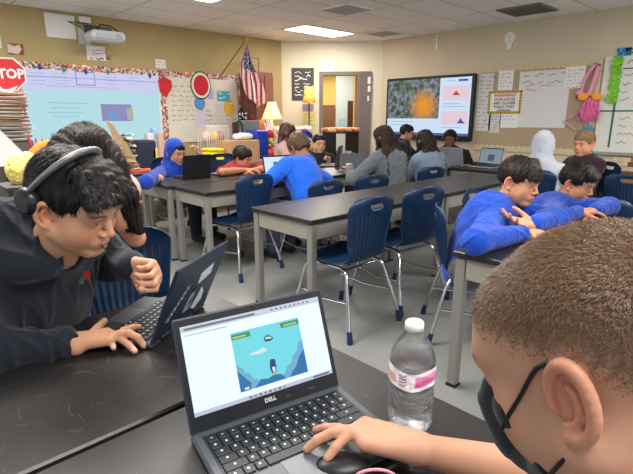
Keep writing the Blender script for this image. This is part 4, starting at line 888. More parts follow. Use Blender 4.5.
# ---- things around the back of the room
def put(mb, name, mats, label, cat, group=None): return solo(mb, name, mats, label, cat, group)
g = np.random.default_rng(11)
# grey cabinet, tray tower, stop sign at the far left
cab = at(14, 141, 1, 4.85); CZ = cab[2]; m_cabg = mat('grey brown laminate', (104, 96, 92), .5)
t = thing('storage_cabinet', 'tall grey brown cabinet at the left edge under the tower of trays', 'cabinet', (cab[0] - .22, 5.1, 0))
mb = MB(); mb.box((0, 0, CZ / 2), (.74, .5, CZ), bv=.008); mb.build('body', m_cabg, t)
for sx in (-1, 1): mb = MB(); mb.box((sx * .183, -.258, CZ / 2), (.35, .014, CZ - .06), bv=.004); d_ = mb.build('door', m_cabg, t); mb = MB(); mb.tube([(sx * .03, -.275, CZ * .6), (sx * .03, -.275, CZ * .72)], .006, 6); mb.build('handle', m_grey, d_)
tx = at(25, 115, 1, 4.95)[0] - .22; t = thing('tray_tower', 'tower of stacked brown letter trays with papers poking out, left of the projection', 'tray stack', (tx, 5.0, CZ))
zt_ = at(12, 92, 1, 5.0)[2]; n = 13; dz = (zt_ - CZ) / n; m_tray = [mat('brown tray', (112, 72, 48), .5), mat('grey brown tray', (128, 112, 100), .55), mat('orange brown tray', (168, 112, 66), .5)]
for i in range(n):
    j = (g.random() - .5) * .02; mb = MB(); mb.box((j, 0, dz * i + .005), (.44, .34, .01)); mb.box((j, .165, dz * (i + .4)), (.44, .01, dz * .7)); mb.box((j - .215, 0, dz * (i + .4)), (.01, .34, dz * .7)); mb.box((j, -.168, dz * i + dz * .25), (.44, .008, dz * .5)); tr = mb.build('tray', m_tray[(i > 9) * 2 if i > 9 else (1 if i < 5 else 0)], t)
    mb = MB(); mb.box((j + .05 * g.random() + .03, .0, dz * i + .014 + .002), (.40, .31, .008), R=rotm((g.random() - .5) * .06, (g.random() - .5) * .08, (g.random() - .5) * .2)); mb.build('paper_pile', m_paper, tr)
mb = MB()
for k in range(3): mb.box((.1 + .03 * k, 0, n * dz + .03 + .01 * k), (.16, .22, .004), R=rotm(.3 * k, -.5 + .5 * k, .3 * k))
mb.frame(None, (tx, 5.0, CZ)); 
t2 = thing('loose_papers', 'crumpled white papers on top of the tray tower under the stop sign', 'papers', (tx, 5.0, zt_)); mb2 = MB(); mb2.box((.13, -.02, .05), (.14, .2, .004), R=rotm(.2, -.7, .3)); mb2.box((.16, .02, .03), (.12, .2, .004), R=rotm(-.2, .5, -.3)); mb2.build('sheet', m_paper, t2)
r_ = .145; sc_ = at(8, 73, 1, 4.93); t = thing('stop_sign', 'red octagonal stop sign standing on the tray tower', 'sign', (sc_[0], 4.93, sc_[2] - r_))
rt = rotm(0, 0, -.45); uu, nn_ = rt @ V(1, 0, 0), rt @ V(0, -1, 0)
octg = lambda r: [(r * math.cos(PI / 8 + k * PI / 4), r * math.sin(PI / 8 + k * PI / 4)) for k in range(8)]
mb = MB(); mb.prism(octg(r_), (0, 0, r_ * .93), uu, (0, 0, 1), .008); mb.build('white_edge', m_paper, t); mb = MB(); mb.prism(octg(r_ * .92), V(0, 0, r_ * .93) + nn_ * .008, uu, (0, 0, 1), .002); mb.build('red_face', mat('sign red', (206, 44, 50), .45), t)
text_mesh('STOP', .108, V(0, 0, r_ * .93) + nn_ * .0105, uu, V(0, 0, 1), 0, bold=.004, sx=.95).build('lettering', m_paper, t)
# white leaning panel and pen holder, plush
q = at(2, 150, 1, 4.2); mb = MB(); mb.prism([(0, 0), (.42, 0), (.30, .03), (.06, .36), (0, .40)], V(q[0] - .12, 4.2, q[2] - .12), unit(V(1, -.1, 0)), V(0, .1, 1), .012)
st = thing('presentation_easel', 'white slanted board on a dark stand at the left frame edge', 'easel', (q[0], 4.2, 0)); mb.build('board', m_paper2, st, world=True); mb = MB()
for dx in (-.08, .22): mb.tube([(q[0] + dx, 4.23, q[2] + .0), (q[0] + dx, 4.3, 0)], .014, 6)
mb.tube([(q[0] - .08, 4.25, .7), (q[0] + .22, 4.25, .7)], .012, 6); mb.build('stand', m_dark, st, world=True)
q = at(34, 152, 1, 4.6); t = thing('side_table', 'small dark side table at the left behind the headphones', 'table', (q[0] + .05, 4.65, 0)); mb = MB(); mb.box((0, 0, q[2] - .09), (.5, .4, .03), bv=.006); mb.build('tabletop', m_dark, t)
for sx in (-1, 1):
    for sy in (-1, 1): mb = MB(); mb.box((sx * .22, sy * .17, (q[2] - .105) / 2), (.03, .03, q[2] - .105)); mb.build('leg', m_dark, t)
tp = q[2] - .075
pc = thing('pen_holder', 'dark cup full of pink, red and green pens left of the projection', 'pen holder', (q[0] + .02, 4.6, tp)); mb = MB(); mb.lathe([(0, 0), (.045, 0), (.05, .1), (.046, .1), (.042, .006), (0, .006)], seg=18); mb.build('cup', m_dark, pc)
for i in range(12):
    a = g.random() * 6.28; c = [(206, 60, 96), (210, 52, 52), (70, 140, 90), (224, 200, 220), (80, 80, 140)][i % 5]; mb = MB(); mb.tube([(.02 * math.cos(a), .02 * math.sin(a), .01), (.07 * math.cos(a), .07 * math.sin(a), .17 + .04 * g.random())], .006, 6); mb.build('pen', mat('pen %d' % (i % 5), c, .5), pc)
q2 = at(20, 176, 1, 4.4); 
# soft toy with orange beak standing up behind the headphones
qa = at(24, 168, 1, 2.6); pl = thing('plush_chick', 'fluffy pale yellow plush with an orange tip behind the headphones', 'plush toy', (qa[0], 2.6, qa[2] - .07))
S = SDF(); S.ell((0, 0, .06), (.075, .06, .075), k=.02); S.ell((.03, 0, .10), (.04, .04, .04), k=.02); w1 = nz(120, 9, ridged=True); S.disp = lambda p: .010 * w1(p); S.amp = .012; v, f = S.mesh(.005); mesh_obj('body', v, f, mat('pale yellow plush', (232, 214, 120), .9, noise=.1, nscale=40), pl, True)
mb = MB(); mb.tube([(.05, 0, .13), (.09, 0, .17), (.125, 0, .19)], [.028, .024, .01], 10); mb.build('orange_tip', mat('orange felt', (232, 118, 40), .8), pl)
sd = thing('floor_stand', 'thin dark pedestal behind the boy in headphones carrying the plush', 'stand', (qa[0], 2.6, 0)); mb = MB(); mb.box((0, 0, qa[2] - .08), (.22, .2, .018), bv=.004); mb.build('tabletop', m_dark, sd); mb = MB(); mb.tube([(0, 0, .02), (0, 0, qa[2] - .09)], .02, 10); mb.build('post', m_dark, sd); mb = MB(); mb.lathe([(0, 0), (.14, 0), (.14, .015), (.03, .03)], seg=20); mb.build('base', m_dark, sd)
# crumpled papers pile on the small far table
q = at(124, 168, 1, 5.7); m_kr = [mat('kraft paper', (190, 160, 120), .85, noise=.1, nscale=30), mat('crumpled white paper', (212, 206, 196), .85), mat('grey paper', (160, 152, 144), .85)]
for i in range(13):
    h_ = .02 + .034 * i; mb = MB(); K = 7; a = g.random() * .8 - .4; w_, d_ = .36 - .012 * i, .3 - .01 * i; vs = []
    for iy in range(K):
        for ix in range(K): vs.append(V((ix / (K - 1) - .5) * w_, (iy / (K - 1) - .5) * d_, .024 * g.random()))
    mb.frame(rotm((g.random() - .5) * .3, (g.random() - .5) * .3 + .0, a), (q[0] - .03 + .004 * i, 5.72, TABLE_Z + h_)); n0 = len(vs); mb.add(vs + [v - V(0, 0, .008) for v in vs], [(y * K + x, y * K + x + 1, (y + 1) * K + x + 1, (y + 1) * K + x) for y in range(K - 1) for x in range(K - 1)] + [(n0 + y * K + x, n0 + (y + 1) * K + x, n0 + (y + 1) * K + x + 1, n0 + y * K + x + 1) for y in range(K - 1) for x in range(K - 1)])
    o = solo(mb, 'crumpled_paper', m_kr[[1, 2, 0, 1][i % 4]], 'crumpled paper bundle in the pile left of the hooded boy', 'paper', 'crumpled papers piled on the far left table')
for i, (x, y, w_) in enumerate(((118, 140, .10), (124, 150, .12), (131, 158, .10))):
    c = at(x, y, 1, 5.62); mb = MB(); mb.prism([(-w_ / 2, -.22), (w_ / 2, -.2), (w_ / 2 - .02, .2), (-w_ / 2 + .02, .24)], c, unit(V(1, -.4, 0)), unit(V(-.38, 0, 1)), .02); solo(mb, 'paper_bag', m_kr[0], ['leftmost tan paper bag leaning on the crumpled pile', 'middle tan paper bag leaning on the crumpled pile', 'rightmost tan paper bag leaning on the crumpled pile'][i], 'paper bag')
q = at(141, 168, 1, 5.6); mb = MB(); mb.box((q[0], 5.6, TABLE_Z + .012), (.3, .2, .022), R=rotm(0, 0, .2), bv=.004); solo(mb, 'red_folder', mat('orange red folder', (214, 72, 44), .6), 'orange red folder on the far left table beside the hooded boy', 'folder')
# long back counter with clutter
bc = thing('back_counter', 'long pale counter below the boards loaded with classroom clutter', 'counter', (4.15, 6.85, 0)); CT = .78
mb = MB(); mb.box((0, 0, CT - .02), (3.1, .62, .04), bv=.006); mb.build('worktop', mat('pale laminate', (196, 184, 164), .5), bc); mb = MB(); mb.box((0, .05, (CT - .04) / 2), (3.0, .5, CT - .04)); mb.build('carcass', mat('tan laminate', (176, 156, 126), .5), bc)
def P0(x, y, Y): q = at(x, y, 1, Y); return q
def wid(px_, Y, x): return px_ * pix(at(x, 150, 1, Y))[2] / FPX
def onc(x, Y, z=CT): q = at(x, 150, 1, Y); return V(q[0], Y, z)
def topz(x, y, Y): return at(x, y, 1, Y)[2]
def bxo(name, x0, x1, ytop, Y, m, label, cat, d=.2, z=CT, bv=.01, group=None, rz=.0):
    xc = (x0 + x1) / 2; c = onc(xc, Y, z); w_ = wid(x1 - x0, Y, xc) * 1.15; h_ = topz(xc, ytop, Y) - z; mb = MB(); mb.box((c[0], Y, z + h_ / 2), (w_, d, h_), R=rotm(0, 0, rz), bv=bv); return solo(mb, name, m, label, cat, group)
sp = topz(140, 150, 5.95)
m_navy = mat('navy fabric', (34, 38, 58), .8)
# low shelf carrying the nearer clutter between hooded boy and red-shirt boy
ls = thing('low_shelf', 'low tan shelf behind the hooded boy, heaped with small supplies', 'shelf', (3.55, 6.2, 0)); LS = .74
mb = MB(); mb.box((0, 0, LS - .015), (2.3, .42, .03)); mb.build('top_board', mat('tan laminate'), ls)
for x in (-1.12, 0, 1.12): mb = MB(); mb.box((x, 0, (LS - .03) / 2), (.03, .4, LS - .03)); mb.build('side_panel', mat('tan laminate'), ls)
mb = MB(); mb.box((0, 0, .3), (2.2, .4, .02)); mb.build('shelf_board', mat('tan laminate'), ls)
bxo('fabric_bin', 135, 151, 140, 6.2, m_navy, 'dark navy fabric bin behind the paper pile', 'bin', .3, LS, .02)
bxo('carton', 147, 153, 133, 6.75, m_paper2, 'pale upright carton behind the hooded boy, left', 'carton', .12)
bxo('carton', 153, 158, 128, 6.78, mat('blue white carton', (150, 186, 214), .6), 'light blue upright carton behind the hooded boy', 'carton', .12)
bxo('cup', 150, 157, 147, 6.1, mat('yellow white cup', (222, 196, 96), .6), 'yellow and white cup left of the blue hood', 'cup', .1, LS, .03)
bxo('carton', 158, 163, 133, 6.7, mat('dusty pink carton', (196, 160, 150), .6), 'dusty pink carton behind the blue hood', 'carton', .12)
# basket of wire
c = onc(214, 6.72); w_ = wid(24, 6.72, 214); bk = thing('wire_basket', 'white wire basket on the back counter below the decorated board', 'basket', tuple(c)); hb = topz(214, 126, 6.72) - CT
mb = MB()
for z in (.03, hb): mb.tube([(-w_ / 2, -.14, z), (w_ / 2, -.14, z), (w_ / 2, .14, z), (-w_ / 2, .14, z), (-w_ / 2, -.14, z)], .008, 6)
for i in range(11):
    x = -w_ / 2 + w_ * i / 10
    for y in (-.14, .14): mb.tube([(x, y, .0), (x, y, hb)], .005, 5)
mb.build('wires', m_white, bk)
cl = [((238, 200, 200), 'pink', 'round pink wrapped ball in the wire basket'), ((232, 200, 120), 'amber', 'amber wrapped ball in the wire basket'), ((206, 110, 90), 'coral', 'coral red wrapped ball in the wire basket')]
for i, (cc, nm, lb) in enumerate(cl): mb = MB(); mb.ball(c + V(-.12 + .13 * i, 0, .12 + hb * .4), (.075, .075, .085), 14); solo(mb, 'wrapped_ball', mat(nm + ' wrap', cc, .5), lb, 'ball')
c = onc(240, 6.55); hh = topz(240, 121, 6.55); mb = MB(); r0 = wid(4, 6.55, 240); mb.tube([c + V(r0 * math.cos(t), 0, hh - CT - .17 + .17 * math.sin(t)) for t in np.linspace(0, PI, 14)], .012, 8); mb.tube([c + V(r0, 0, 0), c + V(r0, 0, hh - CT - .17)], .012, 8); mb.tube([c + V(-r0, 0, 0), c + V(-r0, 0, hh - CT - .17)], .012, 8); solo(mb, 'black_arch_handle', m_black, 'tall black arched handle sticking up from the counter clutter', 'handle')
# yellow bag with folds
c = onc(215, 6.2, LS); S = SDF(); w_ = wid(17, 6.2, 213); hz = topz(213, 147, 6.2) - LS; S.box((0, 0, hz / 2), (w_, .26, hz * .95), rr=.04); S.disp = lambda p: .012 * np.sin(p[:, 2] * 95 + 4 * p[:, 0]); S.amp = .014; v, f = S.mesh(.008); o = mesh_obj('yellow_bag', v, f, mat('bright yellow plastic', (236, 206, 36), .45), None, True); o.location = tuple(onc(213, 6.2, LS)); tag(o, 'bright yellow ribbed bag on the low shelf between the two boys', 'bag')
bxo('cardboard_box', 223, 254, 140, 6.2, mat('tan cardboard', (186, 150, 112), .8, noise=.05), 'tan cardboard box behind the boy in the dark red shirt', 'box', .36, LS, .008)
m_tis = mat('white tissue', (232, 230, 226), .8); S = SDF()
for i in range(9): S.ell(((g.random() - .5) * .26, (g.random() - .5) * .14, .02 + .05 * g.random()), (.05 + .03 * g.random(), .05, .04), k=.01)
w1 = nz(90, 2, ridged=True); S.disp = lambda p: .01 * w1(p); S.amp = .012; v, f = S.mesh(.007); o = mesh_obj('white_tissue', v, f, m_tis, None, True); zz = topz(238, 140, 6.2); o.location = tuple(V(onc(241, 6.2)[0], 6.2, zz)); tag(o, 'heap of white tissue paper on top of the cardboard box', 'tissue paper')
c = onc(250, 6.62); w_ = wid(25, 6.62, 250); z1_ = topz(250, 121, 6.62); mo_ = thing('computer_monitor', 'grey desktop monitor seen from behind on the back counter', 'monitor', tuple(c)); R_m = rotm(0, 0, .1)
mb = MB(); mb.box((0, 0, z1_ - CT - .15), (w_, .04, .32), R=R_m, bv=.01); mb.build('casing', mat('grey monitor back', (104, 108, 114), .4), mo_); mb = MB(); mb.box((0, .03, .12), (.06, .03, .24)); mb.box((0, .03, .01), (.22, .18, .015)); mb.build('stand', m_dark, mo_)
bxo('blue_bin', 251, 264, 130, 6.25, mat('royal blue plastic', (26, 62, 176), .4), 'royal blue upright bin right of the cardboard box', 'bin', .3, LS, .015)
# plush in red and cream, spotted plush
c = onc(255, 6.95, CT); zz = topz(255, 122, 6.95); hs_ = thing('upper_riser', 'dark wooden riser box on the back counter behind the monitor', 'box', (c[0] - .05, 6.97, CT)); mb = MB(); mb.box((0, 0, (zz - CT) / 2), (.62, .26, zz - CT), bv=.006); mb.build('box', mat('dark wood', (70, 46, 38), .5), hs_)
pl = thing('plush_figure', 'red and cream plush figure high on the back counter below the flag', 'plush toy', (c[0] + .02, 6.93, zz))
S = SDF(); S.ell((0, 0, .07), (.09, .07, .08), k=.02); v, f = S.mesh(.008); mesh_obj('body', v, f, mat('red plush', (196, 40, 44), .9), pl, True); mb = MB(); mb.ball((.01, -.02, .17), (.07, .065, .06), 14); mb.build('head', mat('cream plush', (232, 200, 170), .9), pl); mb = MB(); mb.tube([(0, 0, .2), (-.03, 0, .26), (-.08, 0, .27)], [.06, .04, .015], 12); mb.build('cap', mat('red plush'), pl)
c2 = onc(244, 6.93, zz); pl = thing('plush_figure', 'black plush with white spots left of the red and cream plush', 'plush toy', (c2[0], 6.93, zz)); mb = MB(); mb.ball((0, 0, .12), (.085, .06, .12), 16); mb.build('body', m_black, pl); mb = MB()
for i in range(12): a, b = g.random() * 3 - 1.5, g.random() * 2 - 1; mb.ball((.08 * math.sin(a) * math.cos(b), -.056 * math.cos(a) * math.cos(b), .12 + .11 * math.sin(b)), .014, 6)
mb.build('white_spots', m_white, pl)
# cream shaded table lamp
q = at(272, 119, 1, 6.7); hL = topz(272, 102, 6.7) - q[2]; t = thing('table_lamp', 'table lamp with glowing cream bell shade beside the brown cabinet', 'lamp', (q[0], 6.7, CT)); z0 = q[2] - CT
m_shade = emis('glowing cream shade', (255, 222, 150), 1.0); rb, rt_ = wid(20, 6.7, 272) / 2, wid(8, 6.7, 272) / 2
mb = MB(); mb.lathe([(rb, z0), (rb * .85, z0 + hL * .25), (rt_ * 1.25, z0 + hL * .8), (rt_, z0 + hL)], seg=28); o = mb.build('lamp_shade', m_shade, t); o.modifiers.new('t', 'SOLIDIFY').thickness = .003
mb = MB(); mb.lathe([(0, 0), (.08, 0), (.08, .015), (.02, .03), (.03, .08), (.055, .13), (.05, .18), (.015, .23), (.012, z0 + .02), (0, z0 + .02)], seg=24); mb.build('base', mat('brass', (180, 140, 70), .3, metal=1), t)
l = bpy.data.lights.new('bulb', 'POINT'); l.energy = 9; l.color = (1, .78, .5); l.shadow_soft_size = .05; lo = bpy.data.objects.new('bulb', l); COL.objects.link(lo); lo.parent = t; lo.location = (0, 0, z0 + hL * .4)
bxo('counter_end', 268, 279, 150, 6.62, mat('tan laminate'), 'short tan cupboard end at the right of the back counter', 'cupboard', .3, .3) if False else None
# foam hand and flowers
c = onc(269.5, 6.4); fh = thing('foam_hand', 'white toy hand on a red cuff in front of the cream lamp', 'toy', (c[0], 6.4, LS)); zf = topz(269, 136, 6.4) - LS
S = SDF()
for i, (dx, L_) in enumerate(((-.07, .1), (-.035, .14), (0, .15), (.035, .14), (.075, .09))): S.cap((dx * .7, 0, zf + .08), (dx * 1.2, 0, zf + .1 + L_), .014, k=.008)
S.box((0, 0, zf + .07), (.11, .03, .08), rr=.014, k=.01); v, f = S.mesh(.006); mesh_obj('hand', v, f, m_white, fh, True); mb = MB(); mb.ball((0, 0, zf + .03), (.09, .05, .08), 16); mb.build('red_cuff', mat('red plush'), fh); mb = MB(); mb.tube([(0, 0, 0), (0, 0, zf)], .02, 8); mb.build('post', m_dark, fh)
fl_ = thing('flower_pot', 'orange pot of yellow and green artificial flowers behind the woman', 'flowers', tuple(onc(270, 6.15, LS))); mb = MB(); mb.lathe([(0, 0), (.07, 0), (.09, .14), (.08, .14), (0, .12)], seg=20); mb.build('pot', mat('orange pot', (206, 70, 40), .5), fl_)
for i in range(22):
    a, b = g.random() * 6.3, g.random(); mb = MB(); mb.ball((.09 * b * math.cos(a), .09 * b * math.sin(a), .17 + .13 * g.random()), (.026, .026, .018), 8); mb.build('flower', mat(['petal yellow', 'petal green', 'petal red'][i % 3], [(232, 204, 60), (110, 140, 60), (206, 60, 50)][i % 3], .7), fl_)
# tall brown cabinet
x0 = 5.05; yf = 6.84; x1_ = at(273, 90, 1, yf)[0]; t = thing('tall_cabinet', 'tall brown wooden cabinet between the flag and the room corner', 'cabinet', ((x0 + x1_) / 2, (yf + YL) / 2 - .01, 0)); wC = x1_ - x0; hC = topz(262, 72, yf); m_br = mat('red brown wood', (112, 66, 54), .5, noise=.1, nscale=5, stretch=(6, 6, .6))
mb = MB(); mb.box((0, 0, hC / 2), (wC, YL - yf - .03, hC), bv=.005); mb.build('body', m_br, t)
for sx in (-1, 1): mb = MB(); mb.box((sx * wC / 4, -(YL - yf) / 2 + .0, hC / 2), (wC / 2 - .012, .02, hC - .08), bv=.004); mb.build('door', m_br, t)
mb = MB(); rk = onc(257, 7.05, hC)
for dx in (-.09, .09): mb.tube([rk + V(dx, 0, 0), rk + V(dx, 0, .26)], .012, 6)
for z in (.12, .24): mb.tube([rk + V(-.09, 0, z), rk + V(.09, 0, z)], .01, 6)
solo(mb, 'wooden_rack', mat('wooden pole'), 'little wooden rack on top of the tall brown cabinet', 'rack')
# floor lamp with orange shade
o_ = WB.o + WB.n * .35; r = ray(309, 95); c0 = V(0, 0, CAM_H); tq = ((o_ - c0) @ WB.n) / (r @ WB.n); lp = c0 + r * tq; Dp = pix(lp)[2]; pxm = Dp / FPX
t = thing('floor_lamp', 'floor lamp with glowing orange mosaic shade against the cream wall', 'lamp', (lp[0], lp[1], 0)); zb, zt2 = lp[2] - 7.5 * pxm, lp[2] + 7.5 * pxm
m_tif = mat('orange mosaic glass', (240, 120, 40), .4, rgb2=(255, 190, 90), nscale=14, emit=.75); mb = MB(); mb.lathe([(6.5 * pxm, zb), (5.6 * pxm, zb + 5 * pxm), (4.4 * pxm, zt2)], seg=24); o = mb.build('lamp_shade', m_tif, t); o.modifiers.new('t', 'SOLIDIFY').thickness = .004
mb = MB(); mb.tube([(0, 0, .02), (0, 0, zt2)], .012, 8); mb.build('pole', m_black, t); mb = MB(); mb.lathe([(0, 0), (.13, 0), (.13, .02), (.02, .035)], seg=24); mb.build('base', m_black, t)
# low bookcase with knitted cover, floral settee, blue cushion
m_org = confetti('orange knit', [(226, 120, 60), (240, 190, 140), (206, 90, 50), (236, 226, 206)], 26, (226, 130, 70)); m_flo = confetti('floral fabric', [(206, 150, 130), (226, 200, 176), (190, 170, 140), (232, 222, 200)], 34, (226, 210, 186))
q = at(341, 130, 1, 5.75); t = thing('low_bookcase', 'low black bookcase before the doorway under an orange knitted cover', 'bookcase', (q[0], 5.75, 0)); hz = q[2]
for z in (.03, hz * .5, hz - .04): mb = MB(); mb.box((0, 0, z), (.56, .3, .02)); mb.build('shelf', m_black, t)
for sx in (-1, 1): mb = MB(); mb.box((sx * .28, 0, hz / 2 - .02), (.02, .3, hz - .04)); mb.build('side_panel', m_black, t)
for i, (dx, h_, c) in enumerate(((-.2, .2, (150, 60, 50)), (-.13, .24, (190, 180, 150)), (-.05, .18, (60, 90, 120)), (.08, .22, (220, 214, 200)), (.17, .2, (90, 110, 70)))):
    mb = MB(); mb.box((q[0] + dx, 5.66, hz * .5 + .012 + h_ / 2), (.05, .14, h_)); solo(mb, 'book', mat('book cover %d' % i, c, .6), ['dark red book in the low black bookcase', 'cream book in the low black bookcase, second from left', 'blue grey book in the middle of the low black bookcase', 'white book in the low black bookcase', 'olive green book at the right of the low black bookcase'][i], 'book')
mb = MB(); mb.box((0, 0, .03), (.64, .36, .07), bv=.025); mb.frame(None, (0, 0, 0)); o = solo(mb, 'knitted_cover', m_org, 'orange and cream knitted cover lying on the low black bookcase', 'blanket'); o.location = (q[0], 5.75, hz - .028)
q = at(296, 126, 1, 6.35); t = thing('settee', 'pale floral armchair below the chalk poster', 'armchair', (q[0], 6.35, 0)); mb = MB(); mb.box((0, .12, q[2] * .5), (.95, .16, q[2]), bv=.05); mb.build('backrest', m_flo, t); mb = MB(); mb.box((0, -.18, .22), (.9, .5, .4), bv=.05); mb.build('seat', m_flo, t)
for sx in (-1, 1): mb = MB(); mb.box((sx * .44, -.15, .32), (.12, .5, .62), bv=.04); mb.build('armrest', m_flo, t)
q = at(305, 139, 1, 5.35); t = thing('backpack', 'royal blue backpack with a white stripe beside the person in the black jacket', 'backpack', (q[0], 5.35, .45)); S = SDF(); S.box((0, 0, q[2] - .45), (.2, .12, .26), rr=.05, R=rotm(0, .5, 0)); v, f = S.mesh(.008); mesh_obj('pouch', v, f, mat('navy blue nylon', (28, 40, 150), .6), t, True); mb = MB(); mb.box((0, -.065, q[2] - .43), (.22, .006, .03), R=rotm(0, .5, 0)); mb.build('white_stripe', m_white, t)
t = thing('stool', 'small dark stool carrying the royal blue backpack', 'stool', (q[0], 5.37, 0)); zz = q[2] - .16; mb = MB(); mb.lathe([(0, zz - .03), (.15, zz - .03), (.15, zz), (0, zz)], seg=20); mb.build('seat', m_dark, t)
for a in range(4): mb = MB(); mb.tube([(.1 * math.cos(a * PI / 2 + .7), .1 * math.sin(a * PI / 2 + .7), zz - .02), (.15 * math.cos(a * PI / 2 + .7), .15 * math.sin(a * PI / 2 + .7), 0)], .012, 6); mb.build('leg', m_dark, t)
# ---- people
def folds(freq, seed, n=4):
    g = np.random.default_rng(seed); D = g.normal(size=(n, 3)); D /= np.linalg.norm(D, axis=1)[:, None]; D *= (freq * (.7 + .9 * g.random(n)))[:, None]; ph = g.random(n) * 6.28; W = g.normal(size=(3, 3)) * freq * .35
    m_ = nz(freq * .5, seed + 31, 3)
    def f(P):
        Q = P + np.sin(P @ W.T + ph[:3]) * (.5 / freq); r = (1 - np.abs(np.sin(Q @ D.T + ph))) ** 3
        return ((r ** 4).sum(1) ** .25 - .5) * (.55 + .6 * m_(P))
    return f
def headR(yaw, pitch=0, roll=0):
    yaw, pitch, roll = map(math.radians, (yaw, pitch, roll))
    f = V(math.cos(yaw) * math.cos(pitch), math.sin(yaw) * math.cos(pitch), -math.sin(pitch)); r = V(math.sin(yaw), -math.cos(yaw), 0); u = np.cross(r, f)
    r, u = r * math.cos(roll) - u * math.sin(roll), u * math.cos(roll) + r * math.sin(roll)
    return np.stack([r, f, u], 1)
def add_ear(S, sd, flare=.52):
    up = V(0, -.18, .98); back = unit(V(sd * flare, -.85, -.16)); out = unit(np.cross(back, up)) * 1.0; out = out if out[0] * sd > 0 else -out; o = V(sd * .073, -.004, -.008)
    E = lambda a, b, c=0.0: o + back * a + up * b + out * c
    S.ell(E(.010, .001, -.001), (.019, .0035, .029), k=.006, R=np.stack([unit(back), out, unit(np.cross(unit(back), out))], 1))
    th = np.radians(np.linspace(205, -95, 20)); L_ = np.linspace(0, 1, 20)
    S.chain([E(.0105 + .0175 * math.cos(t), .004 + .0285 * math.sin(t) - .003 * l, .004 + .003 * math.sin(PI * l)) for t, l in zip(th, L_)], [.0034 + .0016 * math.sin(PI * l) for l in L_], k=.004)
    S.ell(E(.006, -.027, .003), (.0065, .0085, .0085), k=.008)
    th = np.radians(np.linspace(75, -100, 12)); S.chain([E(.004 + .012 * math.cos(t), -.001 + .0165 * math.sin(t), .0045) for t in th], [.0027] * 12, k=.003)
    S.ell(E(.003, -.002, .007), (.0085, .0065, .0115), k=.003, op='s'); S.ell(E(-.007, -.005, .003), (.0045, .004, .006), k=.003)
def add_head(S, R, H, s, jaw=1.0, nose=1.0, ears=(1, -1), eyes=1, mouth=1, flare=.52):
    S.frame(R, H, s)
    S.ell((0, -.018, .036), (.0745, .094, .083), k=.02); S.ell((0, .022, -.03), (.060 * jaw, .063, .078), k=.04)
    S.ell((0, .05, .04), (.058, .042, .05), k=.03)
    S.cap((-.035, .075, .024), (.035, .075, .024), .013, k=.02)
    for e in (1, -1):
        S.cap((e * .056 * jaw, .0, -.055), (e * .014, .066, -.092), .019, .015, k=.03)
        S.ell((e * .034, .056, -.036), (.026 * jaw, .024, .031), k=.03)
    S.ell((0, .066, -.092), (.022, .017, .016), k=.025)
    if eyes:
        for e in (1, -1): S.ell((e * .031, .098, .004), (.016, .010, .010), k=.012, op='s')
    S.chain([(0, .082, .014), (0, .094, -.004), (0, .104 + .003 * nose, -.025)], [.007, .0072, .0095 * nose], k=.01)
    for e in (1, -1): S.ell((e * .012 * nose, .096, -.030), (.0085 * nose, .010, .0075), k=.006)
    if mouth:
        S.ell((0, .084, -.058), (.028, .014, .018), k=.015)
        S.chain([(-.021, .084, -.0595), (-.006, .0965, -.0555), (.006, .0965, -.0555), (.021, .084, -.0595)], [.003, .0052, .0052, .003], k=.004)
        S.chain([(-.018, .084, -.063), (0, .096, -.0675), (.018, .084, -.063)], [.003, .0062, .003], k=.004)
        S.chain([(-.021, .089, -.0605), (0, .103, -.0612), (.021, .089, -.0605)], [.0012, .0018, .0012], k=.002, op='s')
    if eyes:
        for e in (1, -1):
            S.ell((e * .031, .0765, .004), (.0135, .0135, .0125), k=.004)
            S.chain([(e * .019, .09, .0015), (e * .031, .0945, .0025), (e * .043, .088, .001)], [.0022, .0056, .0022], k=.002, op='s')
    for e in ears: add_ear(S, e, flare)
FLEN = [(.045, .026, .021), (.049, .030, .022), (.044, .028, .022), (.035, .020, .019)]
FRAD = [.0088, .009, .0086, .0076]
